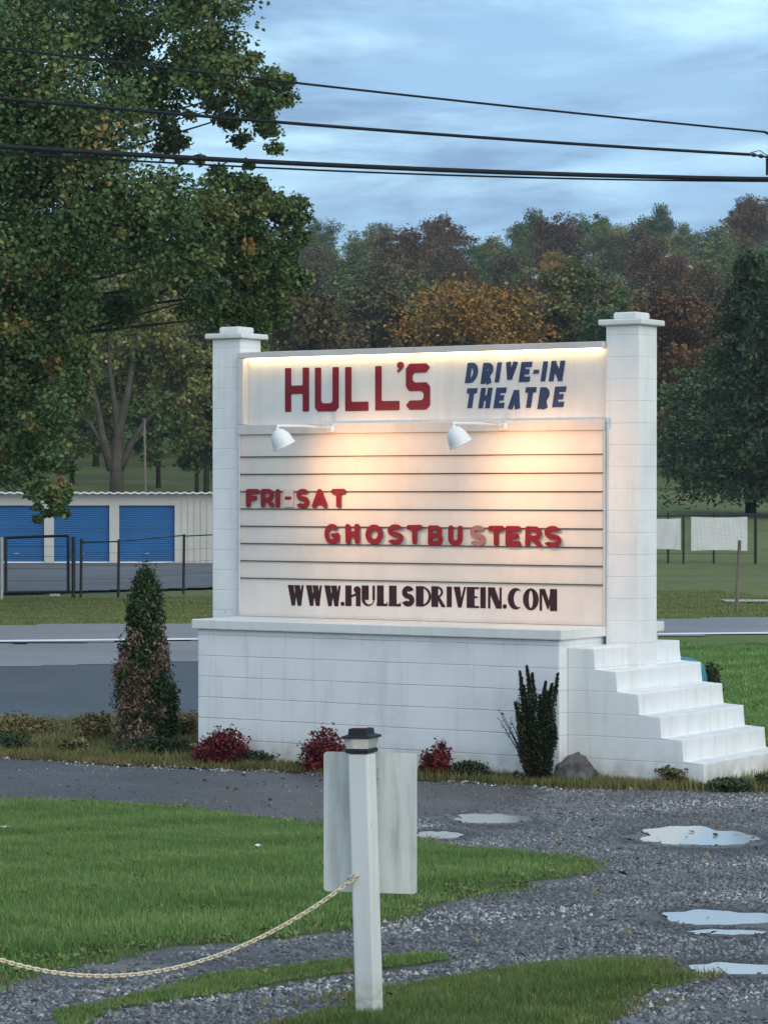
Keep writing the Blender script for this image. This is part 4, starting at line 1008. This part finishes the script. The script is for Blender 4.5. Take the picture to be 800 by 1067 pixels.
for (a, b_) in doors:
    bm = bmesh.new(); nrib = 26; x0, x1 = bx_(a) + .002, bx_(b_) - .002
    zs = np.linspace(.05, zd - .002, nrib * 4 + 1); ys = [.12 + (.030 if (i % 4) in (0, 1) else .0) for i in range(len(zs))]
    va = [bm.verts.new((x0, y, z)) for y, z in zip(ys, zs)]; vb = [bm.verts.new((x1, y, z)) for y, z in zip(ys, zs)]
    for i in range(len(zs) - 1): bm.faces.new((va[i], vb[i], vb[i + 1], va[i + 1]))
    d = obj('roller_door', bm, M['blue'], bl)
    obj('door_seal', box(x0, x1, .10, .16, -.02, .048), M['roofm'], d)
    obj('handle', box((x0 + x1) / 2 - .08, (x0 + x1) / 2 + .08, .07, .11, .32, .36), M['galv'], d)
bm = bmesh.new(); x = xl - .1; z0 = zr_ - .08
vs0 = []; 
nn = int((xr - xl + .2) / .075)
ra = [bm.verts.new((xl - .1 + i * .075, -.35, z0 + (.0 if i % 4 < 2 else .035))) for i in range(nn)]; rb = [bm.verts.new((xl - .1 + i * .075, 6.2, z0 - .28 + (.0 if i % 4 < 2 else .035))) for i in range(nn)]
for i in range(nn - 1): bm.faces.new((ra[i], ra[i + 1], rb[i + 1], rb[i]))
ra2 = [bm.verts.new(v.co - Vector((0, 0, .05))) for v in ra]
for i in range(nn - 1): bm.faces.new((ra[i], ra2[i], ra2[i + 1], ra[i + 1]))
obj('roof', bm, M['roofm'], bl)
obj('apron', box(xl, xr, -1.2, -.05, -.05, -.01), M['concrete'], bl)

# thin pole behind the building
g_ = Vector((at(152, 500, 128).x, 128, 0)); g_.z = H1(g_.x, g_.y)
bm = bmesh.new(); tube(bm, [(0, 0, -.2), (.02, 0, 3.0), (-.05, 0, 6.02 - .3)], [.07, .06, .05], 8)
pt = at(150.5, 436, 128); bm.free(); bm = bmesh.new(); tube(bm, [(0, 0, -.2), (-.03, 0, (pt.z - g_.z) * .5), (pt.x - g_.x, 0, pt.z - g_.z)], [.07, .06, .05], 8)
o = obj('metal_pole', bm, M['wood']); o.location = g_; tag(o, 'thin dark grey pole standing behind the storage building', 'pole')

# ------------------------------------------------------------------ fences
def rail(bm, a, b_, r_=.025): tube(bm, [a, b_], r_, 6)
fl = thing('wire_fence', 'black wire fence in front of the blue storage doors', 'fence', (0, 0, 0))
P0 = gnd(84, 622.5); P0.z = H1(P0.x, P0.y); 
fpx = [(84, 622.5), (123, 622.5), (191, 616.5), (262, 611), (330, 606)]
fp = [gnd(*q) for q in fpx]; ft = [1.45, 1.43, 1.50, 1.5, 1.5]
for p, h in zip(fp, ft):
    bm = bmesh.new(); tube(bm, [(p.x, p.y, p.z - .2), (p.x + .02, p.y, p.z + h)], .035, 8); obj('fence_post', bm, M['black'], fl)
bm = bmesh.new(); rail(bm, fp[0] + Vector((0, -.04, 1.36)), fp[1] + Vector((0, -.04, 1.38)), .02)
for a, b_, h0, h1 in zip(fp[1:], fp[2:], ft[1:], ft[2:]): rail(bm, a + Vector((0, -.04, h0 - .05)), b_ + Vector((0, -.04, h1 - .03)), .02)
obj('top_rail', bm, M['black'], fl)
bm = bmesh.new()
for a, b_ in zip(fp, fp[1:]):
    for h in (.12, .45, .78, 1.1): rail(bm, a + Vector((0, -.04, h)), b_ + Vector((0, -.04, h)), .004)
obj('fence_wire', bm, M['black'], fl)
gt = thing('yard_gate', 'black tubular gate at the left end of the wire fence', 'gate', (0, 0, 0))
ga, gb = gnd(6, 622), gnd(71, 622)
ga.z = gb.z = (ga.z + gb.z) / 2
def gp(p, h): return (p.x, p.y, p.z + h)
for nm, a, b_, r_ in (('gate_frame', gp(ga, .08), gp(ga, 1.50), .04), ('gate_frame', gp(gb, .08), gp(gb, 1.52), .04), ('gate_rail', gp(ga, 1.47), gp(gb, 1.52), .035), ('gate_rail', gp(ga, .10), gp(gb, .12), .04)):
    bm = bmesh.new(); tube(bm, [a, b_], r_, 8); obj(nm, bm, M['black'], gt)
bm = bmesh.new()
for h in (.4, .7, 1.0, 1.25): rail(bm, gp(ga, h), gp(gb, h), .005)
obj('gate_wire', bm, M['black'], gt)
gc = gnd(76.5, 622.5); bm = bmesh.new(); tube(bm, [gp(gc, -.2), gp(gc, 1.5)], .05, 8)
o = obj('gate_post', bm, M['black']); tag(o, 'thick black gate post between the gate and the wire fence', 'post', 'posts beside the yard gate')
gc = gnd(1.5, 624); bm = bmesh.new(); tube(bm, [gp(gc, -.2), gp(gc, 1.5)], .045, 8)
o = obj('gate_post', bm, M['galv']); tag(o, 'grey gate post at the left end of the yard gate', 'post', 'posts beside the yard gate')
gc = gnd(57, 621.5); o = obj('white_block', box(-.12, .12, -.05, .05, 0, .07, .01), M['paper']); o.location = gc; tag(o, 'small white block on the ground under the yard gate', 'block')

rf = thing('black_fence', 'black post and rail fence in the grass right of the sign', 'fence', (0, 0, 0))
rp = [at(660, 585, 91), at(696, 586, 91), at(712, 586, 91), at(743.5, 585.5, 91), at(787, 585, 91)]
for p in rp:
    z0 = H1(p.x, p.y); zt = EYE - (536 - HOR) * 91 / F
    bm = bmesh.new(); tube(bm, [(p.x, p.y, z0 - .2), (p.x, p.y, zt + rnd.uniform(-.03, .06))], .05 if p.x > 11 else .035, 8); obj('fence_post', bm, M['black'], rf)
bm = bmesh.new(); rail(bm, at(660, 538, 91), at(787, 536, 91), .03); obj('top_rail', bm, M['black'], rf)
bm = bmesh.new(); rail(bm, at(660, 577, 91), at(787, 577, 91), .008); obj('bottom_wire', bm, M['black'], rf)
def banner(a, b_, y0, y1, lab, seed):
    r_ = np.random.default_rng(seed); A_ = at(a, y0, 90.85); B_ = at(b_, y1, 90.85); nx_, nz_ = 16, 8; bm = bmesh.new()
    vv = [[bm.verts.new((A_.x + (B_.x - A_.x) * i / nx_, 90.85 + .03 * math.sin(i * .9 + j * .5), A_.z + (B_.z - A_.z) * j / nz_ + .04 * math.sin(i / nx_ * 3.1) * (1 - 2 * j / nz_) * -.6)) for i in range(nx_ + 1)] for j in range(nz_ + 1)]
    for j in range(nz_):
        for i in range(nx_): bm.faces.new((vv[j][i], vv[j][i + 1], vv[j + 1][i + 1], vv[j + 1][i]))
    ex = bmesh.ops.extrude_face_region(bm, geom=list(bm.faces)); bmesh.ops.translate(bm, vec=(0, .01, 0), verts=[e for e in ex['geom'] if isinstance(e, bmesh.types.BMVert)])
    tag(obj('white_banner', bm, M['banner']), lab, 'banner', 'white banners tied to the black fence')
banner(672, 709, 540, 573, 'smaller white banner on the black fence, partly hidden by the pillar', 1)
banner(720, 778.5, 538.5, 574, 'wider white banner at the right end of the black fence', 2)

g_ = gnd(766.5, 638); tp = at(770.5, 563, g_.y)
bm = bmesh.new(); tube(bm, [(0, 0, -.2), (tp.x - g_.x, 0, tp.z - g_.z)], [.045, .04], 6); o = obj('wooden_stake', bm, M['wood']); o.location = g_; tag(o, 'thin weathered wooden stake in the grass beyond the road', 'stake')

# ------------------------------------------------------------------ overhead wires and pole
YL, YR_ = 41.0, 48.0
def wire(name, yl, yr, xr_, r_, lab, sag=.05, yoff=0):
    a = at(0, yl, YL); b_ = at(xr_, yr, YL + (YR_ - YL) * ((xr_ - 400) * YR_ / F + 5.47) / 11.87)
    d = (b_ - a); a0 = a - d * 2.4
    pts = []
    for i in range(49):
        f = i / 48; p = a0.lerp(b_, f); g2 = (f - 2.4 / 3.4) * 3.4
        if g2 > 0: p.z -= sag * 4 * g2 * (1 - g2)
        p.y += yoff; pts.append(p)
    bm = bmesh.new(); tube(bm, pts, r_, 6)
    return tag(obj(name, bm, M['darkwire'], smooth=True), lab, 'wire', 'overhead utility wires crossing the sky')
wire('overhead_wire', 50, 137.5, 797, .019, 'uppermost thin black wire sloping across the sky', .04)
wire('overhead_wire', 102.5, 161, 781, .027, 'middle black wire ending at a clamp at the right edge', .05)
wire('overhead_wire', 152.5, 187, 830, .040, 'thick lowest black cable across the sky', .08)
wire('overhead_wire', 158.5, 188.5, 830, .016, 'thin wire hanging just under the thick lowest cable', .10, .06)
pp = at(812.5, 300, 48.2)
up = thing('utility_pole', 'wooden utility pole at the right edge of the view holding the overhead wires', 'pole', (pp.x, 48.3, 0))
bm = bmesh.new(); tube(bm, [(0, 0, -.5), (0, 0, 11.5)], [.17, .12], 14); obj('pole_shaft', bm, M['wood'], up, smooth=True)
bm = bmesh.new()
q = at(800.5, 174, 48); tube(bm, [(q.x - pp.x, -.25, q.z - .13), (q.x - pp.x, -.25, q.z + .15)], .045, 8); tube(bm, [(q.x - pp.x, -.25, q.z), (0, -.1, q.z)], .02, 6)
obj('bracket', bm, M['black'], up)
bm = bmesh.new(); a = at(781, 160.5, 48); b_ = at(800, 163.5, 48)
for i in range(6):
    f = i / 5; c = a.lerp(b_, f); rr_ = .035 if i % 2 else .018
    tube(bm, [(c.x - pp.x - .03, -.3, c.z), (c.x - pp.x + .03, -.3, c.z - .01)], rr_, 8)
tube(bm, [(a.x - pp.x - .05, -.3, a.z + .0), ((a.x + b_.x) / 2 - pp.x, -.3, a.z - .03), (b_.x - pp.x + .3, -.25, b_.z)], .012, 6)
tube(bm, [(a.x - pp.x, -.3, a.z + .02), ((a.x + b_.x) / 2 - pp.x, -.3, a.z + .06), (b_.x - pp.x, -.3, b_.z + .02)], .008, 6)
obj('insulator', bm, M['black'], up)
bm = bmesh.new(); a = at(796, 137.3, 48); tube(bm, [(a.x - pp.x, -.3, a.z), (0, -.1, a.z - .12)], .022, 6); obj('wire_clamp', bm, M['black'], up)

# ------------------------------------------------------------------ trees
def lobes_mesh(lobes, nleaf, size, rng, name='crown', sub=13, sg=.26, tint_bias=None, up=.3):
    """lobes: (x, y, z, r, tint)"""
    L = np.array(lobes, float); vol = L[:, 3] ** 1.75; pk = rng.choice(len(L), size=len(L) * sub, p=vol / vol.sum())
    d = rng.normal(size=(len(pk), 3)); d /= np.linalg.norm(d, axis=1)[:, None]
    r_ = L[pk, 3] * (rng.random(len(pk)) ** .45)
    sc2 = L[pk, :3] + d * r_[:, None] * [1, 1, .85]
    k = rng.integers(0, len(pk), nleaf)
    P = sc2[k] + rng.normal(size=(nleaf, 3)) * (L[pk[k], 3] * sg)[:, None] * [1, 1, .75]
    tb = L[pk, 4] + rng.normal(0, .14, len(pk))
    tint = np.clip(tb[k] + rng.normal(0, .10, nleaf), 0, 1)
    return leaf_mesh(name, P, size, tint, rng, aspect=.75, up=up)
def limbs_bm(base, lobes, r0, rng, fork=.35, seg=7, top=.8, n=None):
    bm = bmesh.new(); L = sorted(lobes, key=lambda l: -l[3])[:n or 24]
    zt = max(l[2] for l in lobes)
    hz = base[2] + (zt - base[2]) * top
    cx = np.mean([l[0] for l in lobes]); cy = np.mean([l[1] for l in lobes])
    tx = base[0] + (cx - base[0]) * .5; ty = base[1] + (cy - base[1]) * .5
    tr = [Vector(base) + Vector((0, 0, -.4)), Vector(base) + Vector((0, 0, .05 * hz)), Vector(((base[0] * .7 + tx * .3), base[1] * .7 + ty * .3, base[2] + (hz - base[2]) * .4)), Vector((tx, ty, hz))]
    tube(bm, tr, [r0 * 1.25, r0, r0 * .72, r0 * .18], seg)
    for l in L:
        t0 = fork + (.95 - fork) * rng.random() * .8
        zb = base[2] + (l[2] - base[2]) * t0 * .8
        f = min(1, max(0, (zb - base[2]) / (hz - base[2] + 1e-6)))
        p0 = tr[1].lerp(tr[3], f); p1 = Vector(l[:3]); m_ = p0.lerp(p1, .5) + Vector((0, 0, .12 * (p1 - p0).length)) + Vector(rng.normal(size=3)) * .05 * (p1 - p0).length
        rb_ = r0 * .34 * (1 - .6 * f)
        tube(bm, [p0, m_, p1], [rb_, rb_ * .45, rb_ * .08], 5)
    return bm

# the big oak on the left, trunk outside the picture
rng = np.random.default_rng(71)
TY = 64.0
oakb = (at(-165, 600, TY).x, TY + 1.5, H1(-12, TY)); 
lob = []
def L_(px, py, dy, rpx, tint=.42):
    p = at(px, py, TY + dy); lob.append((p.x, p.y, p.z, rpx * TY / F, tint + float(rng.normal(0, .08))))
for q in ((215, 20, 0, 45), (170, -20, -2, 60), (120, 40, 1, 60), (60, 20, -2, 60), (20, 80, -3, 65), (0, -20, 2, 70), (205, 75, -1, 40), (150, 100, 0, 42), (305, 217, 1, 17), (266, 92, -1, 30), (284, 108, 0, 23), (246, 108, 1, 28), (276, 140, 0, 21), (252, 70, 0, 20), (240, 145, 1, 18), (262, 165, 1, 12), (262, 190, 0, 22), (228, 180, 1, 18), (222, 60, 2, 40),
          (95, 130, -3, 60), (40, 170, -2, 60), (110, 200, -3, 50), (170, 215, -2, 46), (225, 215, 0, 40), (270, 215, 0, 30), (300, 222, 1, 22), (318, 212, 1, 10), (255, 250, 1, 40), (300, 262, 2, 28), (200, 265, -1, 44), (140, 260, -2, 46), (70, 245, -3, 56), (10, 260, -3, 60),
          (285, 300, 3, 28), (250, 300, 2, 30), (262, 340, 3, 20), (270, 280, 2, 28), (235, 330, 2, 26), (285, 330, 3, 16), (240, 275, 1, 30), (210, 310, 1, 26), (310, 285, 3, 14), (308, 240, 1, 16), (60, 310, -2, 46), (5, 330, -2, 50), (35, 370, -2, 46), (75, 380, -2, 28), (0, 410, -1, 46), (45, 430, -3, 30), (70, 420, -2, 18), (15, 470, -2, 36), (50, 480, -3, 20), (30, 500, -3, 16), (56, 512, -3, 15), (66, 490, -3, 12), (44, 518, -3, 10), (60, 535, -3, 9), (40, 538, -3, 7), (50, 515, -3, 18), (56, 530, -3, 13), (42, 535, -3, 9), (64, 515, -3, 10), (-30, 120, -3, 80), (-60, 250, -2, 80), (-60, 380, -1, 70), (-60, 470, 0, 50), (-90, 20, 0, 90),
          (130, 320, 1, 28), (295, 85, 0, 9), (180, 150, 3, 20), (200, 165, 4, 14)): L_(*q)
for q in ((215, 95, 0, 16, .85), (262, 265, 0, 16, .9), (60, 285, -3, 18, .85), (35, 440, -3, 12, .9), (62, 488, -3.4, 7, 1.05), (66, 500, -3.4, 6, 1.05), (128, 240, -3, 12, .75), (190, 120, 0, 12, .8)): L_(*q)
for _ in range(26):     # unseen far side and left half
    a = rng.uniform(0, 6.283); rr_ = rng.uniform(4, 9); lob.append((oakb[0] - 3 + math.cos(a) * rr_ * .9, oakb[1] + 3 + abs(math.sin(a)) * rr_ * .8, rng.uniform(4, 15), rng.uniform(1.2, 2.0), .4))
oak = thing('large_oak', 'huge dark green oak turning brown, overhanging the left side of the picture', 'tree', oakb)
sh = lambda ls: [(l[0] - oakb[0], l[1] - oakb[1], l[2] - oakb[2], l[3], l[4]) for l in ls]
lo_ = sh(lob)
link('crown', lobes_mesh(lo_, 400000, .112, rng, sub=26, sg=.22), M['oak'], oak)
obj('trunk', limbs_bm((0, 0, 0), lo_, .42, rng, n=70, seg=8), M['bark'], oak, smooth=True)

def lobes_round(rng, h, wd_, clear=.22, n=26, tint=.5):
    ls = []
    for _ in range(n):
        d = rng.normal(size=3); d /= np.linalg.norm(d); q = rng.random() ** .4
        zc = h * (clear + (1 - clear) * .5); z = zc + d[2] * q * h * (1 - clear) * .42
        taper = 1 - .35 * max(0, (z - zc) / (h * .5))
        ls.append((d[0] * q * wd_ * .40 * taper, d[1] * q * wd_ * .40 * taper, z, wd_ * rng.uniform(.11, .19), float(np.clip(tint + rng.normal(0, .16), 0, 1))))
    return ls
def crown_tree(name, label, x, y, h, wd_, material, seed, nleaf=7000, size=.34, group=None, clear=.2, bark='bark', r0=None, nl=26, z=None):
    rng = np.random.default_rng(seed); z = H1(x, y) if z is None else z
    o = thing(name, label, 'tree', (x, y, z), 0, group)
    ls = lobes_round(rng, h, wd_, clear, nl)
    link('crown', lobes_mesh(ls, nleaf, size, rng, sub=12, sg=.24), M[material], o)
    obj('trunk', limbs_bm((0, 0, 0), ls, r0 or h * .018, rng, seg=6, n=14), M[bark], o, smooth=True)
    return o
def tree_at(px, top, Y, wpx, label, material, seed, **kw):
    x = (px - 400) * Y / F; z = H1(x, Y); h = EYE - (top - HOR) * Y / F - z
    return crown_tree(kw.pop('name', 'autumn_tree'), label, x, Y, h, wpx * Y / F, material, seed, **kw)
# individually placed trees
tree_at(490, 279, 198, 205, 'broad golden orange tree rising just behind the top of the sign', 'gold', 81, nleaf=24000, size=.27, clear=.25, nl=44)
tree_at(705, 292, 196, 130, 'orange brown tree just right of the right pillar', 'rust', 82, nleaf=15000, size=.27, clear=.3)
tree_at(215, 312, 150, 120, 'yellow green tree directly left of the left pillar', 'olive', 83, nleaf=9000, size=.26, clear=.2)
tree_at(330, 270, 170, 120, 'brown tree behind the left end of the sign top', 'brown', 84, nleaf=9000, size=.3, clear=.15)
tree_at(590, 262, 205, 110, 'olive tree behind the right half of the sign top', 'olive', 85, nleaf=15000, size=.28)
tree_at(400, 285, 205, 110, 'rust brown tree behind the middle of the sign top', 'brown', 86, nleaf=15000, size=.28)
tree_at(640, 285, 200, 90, 'dark green tree behind the right pillar cap', 'green', 87, nleaf=8000, size=.34)
tree_at(20, 300, 190, 150, 'dark tree on the hill far behind the oak branches', 'green', 88, nleaf=9000, size=.34)
for i, (px, top, Y, wd_, mk, lab) in enumerate((
    (-30, 330, 172, 110, 'green', 'dark tree in the wood edge at the far left above the blue doors'), (30, 372, 168, 90, 'olive', 'low olive tree in the wood edge above the leftmost blue door'), (75, 345, 176, 100, 'green', 'dark green tree in the wood edge left of the forked tree'),
    (120, 320, 184, 110, 'olive', 'olive tree directly behind the forked tree'), (165, 350, 172, 90, 'green', 'dark green tree behind the thin grey pole'), (205, 372, 166, 80, 'green', 'low dark tree in the wood edge beside the left pillar'),
    (250, 320, 180, 110, 'olive', 'olive tree half hidden by the left pillar'), (300, 300, 190, 110, 'green', 'dark green tree above the left end of the sign'), (100, 290, 200, 130, 'green', 'taller green tree behind the wood edge above the blue doors'), (190, 285, 200, 120, 'olive', 'taller olive tree between the oak and the left pillar'),
    (676, 385, 184, 80, 'green', 'dark tree filling the gap behind the right pillar'), (735, 350, 186, 100, 'green', 'dark green tree in the wood edge right of the right pillar'), (790, 330, 188, 120, 'olive', 'olive tree in the wood edge behind the conifers'), (840, 330, 180, 120, 'green', 'dark tree at the far right edge behind the conifers'))):
    tree_at(px, top, Y, wd_, lab, mk, 120 + i, name='wood_edge_tree', nleaf=9000, size=.28, clear=.03, group='trees along the edge of the wood')
# forked tree behind the storage building
rng = np.random.default_rng(90); yb = 146.0; xb = at(121, 500, yb).x; zb = H1(xb, yb)
ft_ = thing('forked_tree', 'multi-stemmed grey trunked tree standing behind the storage building', 'tree', (xb, yb, zb))
ls = []
for (px, py, r_, tn) in ((70, 390, 26, .4), (95, 350, 28, .45), (130, 320, 30, .6), (165, 340, 28, .7), (195, 370, 24, .6), (205, 410, 20, .5), (150, 380, 28, .45), (110, 400, 24, .4), (75, 430, 20, .35), (175, 420, 18, .45), (140, 290, 20, .8), (150, 405, 10, .95), (50, 440, 24, .35), (200, 450, 14, .4), (90, 465, 12, .35), (60, 470, 14, .35), (185, 465, 10, .5)):
    p = at(px, py, yb + rng.uniform(-2, 2)); ls.append((p.x - xb, p.y - yb, p.z - zb, r_ * yb / F, tn))
link('crown', lobes_mesh(ls, 13000, .24, rng, sub=16, sg=.22), M['olive'], ft_)
bm = bmesh.new(); s = yb / F
for (pts, rs) in ((((0, 505 - 508), (1, 485), (3, 450), (14, 400), (22, 340)), (.42, .34, .26, .16, .05)), (((-4, 490), (-14, 455), (-20, 420), (-38, 370)), (.28, .2, .15, .05)), (((3, 492), (16, 462), (30, 440), (52, 420)), (.22, .17, .12, .04)), (((2, 470), (0, 430), (-6, 390), (-8, 330)), (.24, .18, .12, .04)), (((-10, 470), (-28, 440), (-55, 430)), (.14, .1, .04))):
    tube(bm, [((x) * s, 0.0, (EYE - (y - HOR) * s) - zb if y > 0 else -.3) for x, y in pts], list(rs), 7)
obj('trunk', bm, M['palebark'], ft_, smooth=True)

# conifers on the right
def conifer(label, px, base, top, wpx, seed, Y, n=16000, lower=None):
    rng = np.random.default_rng(seed); x = (px - 400) * Y / F; z = H1(x, Y); h = EYE - (top - HOR) * Y / F - z
    o = thing('conifer', label, 'tree', (x, Y, z), 0, 'dark conifers at the right edge')
    cs = []; bm = bmesh.new(); tube(bm, [(0, 0, -.3), (.05, 0, h * .5), (0, 0, h * .98)], [.26, .17, .03], 8)
    wm_ = wpx * Y / F / 2
    nw = 30
    for i in range(nw):
        f = (i + .5) / nw; zb_ = h * (.10 + .88 * f)
        ln = wm_ * (1 - f) ** .5 * rng.uniform(.72, 1.15) + .15
        for j in range(7):
            a = rng.uniform(0, 6.283); l2 = ln * rng.uniform(.55, 1.1)
            ex = Vector((math.cos(a) * l2, math.sin(a) * l2, -.16 * l2)); p0 = Vector((0, 0, zb_))
            tube(bm, [p0, p0 + ex * .6 + Vector((0, 0, .04 * l2)), p0 + ex], [.04, .025, .008], 4)
            for q in np.linspace(.25, 1, 5): c = p0 + ex * q + Vector((0, 0, .03)); cs.append((c.x, c.y, c.z, .16 * (1.2 - .4 * q) * l2 ** .5, rng.random()))
    cs = np.array(cs); k = rng.integers(0, len(cs), n)
    P = cs[k, :3] + rng.normal(size=(n, 3)) * cs[k, 3:4] * [1.3, 1.3, .8]; P[:, 2] -= np.abs(rng.normal(size=n)) * .16
    tint = np.clip(.6 * cs[k, 4] + .4 * rng.random(n), 0, 1)
    link('crown', leaf_mesh('crown', P, .26, tint, rng, aspect=.4, droop=1.0), M['needles'], o)
    obj('trunk', bm, M['bark'], o, smooth=True)
    return o
conifer('tall dark conifer with two lower limbs at the right edge', 782, 535, 258, 150, 101, 128, 24000)
conifer('second dark conifer half cut off by the right edge', 812, 540, 282, 150, 102, 124, 20000)
conifer('smaller dark conifer behind the right pillar', 714, 500, 392, 62, 103, 160, 8000)

# bare stem in the shade right of the pillar
x = (696 - 400) * 170 / F; z = H1(x, 170); bm = bmesh.new(); s = 170 / F
tube(bm, [(0, 0, -.2), (.05, 0, 1.8), (-.02, 0, 3.4)], [.11, .08, .05], 6)
sm = thing('small_tree', 'small thin-stemmed tree with a flat reddish crown in the shade right of the pillar', 'tree', (x, 170, z))
obj('trunk', bm, M['palebark'], sm, smooth=True)
rng = np.random.default_rng(105); link('crown', lobes_mesh([(-.8, 0, 3.5, .7, .5), (.3, 0, 3.7, .8, .5), (1.2, 0, 3.6, .7, .6)], 1500, .24, rng), M['brown'], sm)

# the wooded hillside: prototypes, then copies
kinds = [('brown_woodland_tree', 'brown'), ('rust_woodland_tree', 'rust'), ('green_woodland_tree', 'green'), ('olive_woodland_tree', 'olive'), ('golden_woodland_tree', 'gold')]
LAB = {'brown': 'dull brown autumn tree on the wooded hillside behind the sign', 'rust': 'rust red autumn tree on the wooded hillside behind the sign', 'green': 'dark green tree on the wooded hillside behind the sign', 'olive': 'olive green tree on the wooded hillside behind the sign', 'gold': 'golden yellow tree on the wooded hillside behind the sign'}
GRP = {k: k + ' trees on the wooded hillside' for k in LAB}
protos = []
for i in range(6):
    rng = np.random.default_rng(200 + i); ls = lobes_round(rng, 14, rng.uniform(8.5, 11), .06, 32)
    cm = lobes_mesh(ls, 15000, .30, rng, sub=14, sg=.25); tm = limbs_bm((0, 0, 0), ls, .25, rng, seg=6, n=14)
    me = bpy.data.meshes.new('trunk'); bmesh.ops.recalc_face_normals(tm, faces=tm.faces); tm.to_mesh(me); tm.free(); me.materials.append(M['bark']); cm.materials.append(M['brown'])
    protos.append((cm, me))
rng = np.random.default_rng(300); cnt = 0
for Y in (212, 224, 238, 254, 272, 292, 316, 344, 372, 400, 425, 445):
    hw_ = .165 * Y; x = -hw_ + rng.uniform(0, 4)
    while x < hw_:
        y = Y + rng.uniform(-5, 5); kn = rng.choice(5, p=[.28, .17, .25, .24, .06]); nm, mk = kinds[kn]
        cm, tm = protos[rng.integers(0, 6)]
        o = thing(nm, LAB[mk], 'tree', (x, y, H1(x, y)), rng.uniform(0, 6.28), GRP[mk]); sc1 = rng.uniform(.66, .95); o.scale = (sc1 * rng.uniform(.9, 1.2),) * 2 + (sc1,)
        c = link('crown', cm, None, o); c.material_slots[0].link = 'OBJECT'; c.material_slots[0].material = M[mk]
        link('trunk', tm, None, o)
        x += rng.uniform(6.0, 9.5) * (1 + (Y - 212) / 500); cnt += 1
print('hill trees', cnt)

# thin evening air between here and the wooded hill
m = bpy.data.materials.new('evening_air'); m.use_nodes = True; t = m.node_tree
for n in list(t.nodes): t.nodes.remove(n)
o_ = nd(t, 'OutputMaterial'); v_ = nd(t, 'VolumePrincipled'); v_.inputs['Color'].default_value = (.80, .88, .95, 1); v_.inputs['Density'].default_value = .00024; v_.inputs['Anisotropy'].default_value = .2
t.links.new(v_.outputs[0], o_.inputs['Volume'])
tag(obj('haze', box(-1900, 1900, -40, 3100, -6, 75), m), kind='stuff')
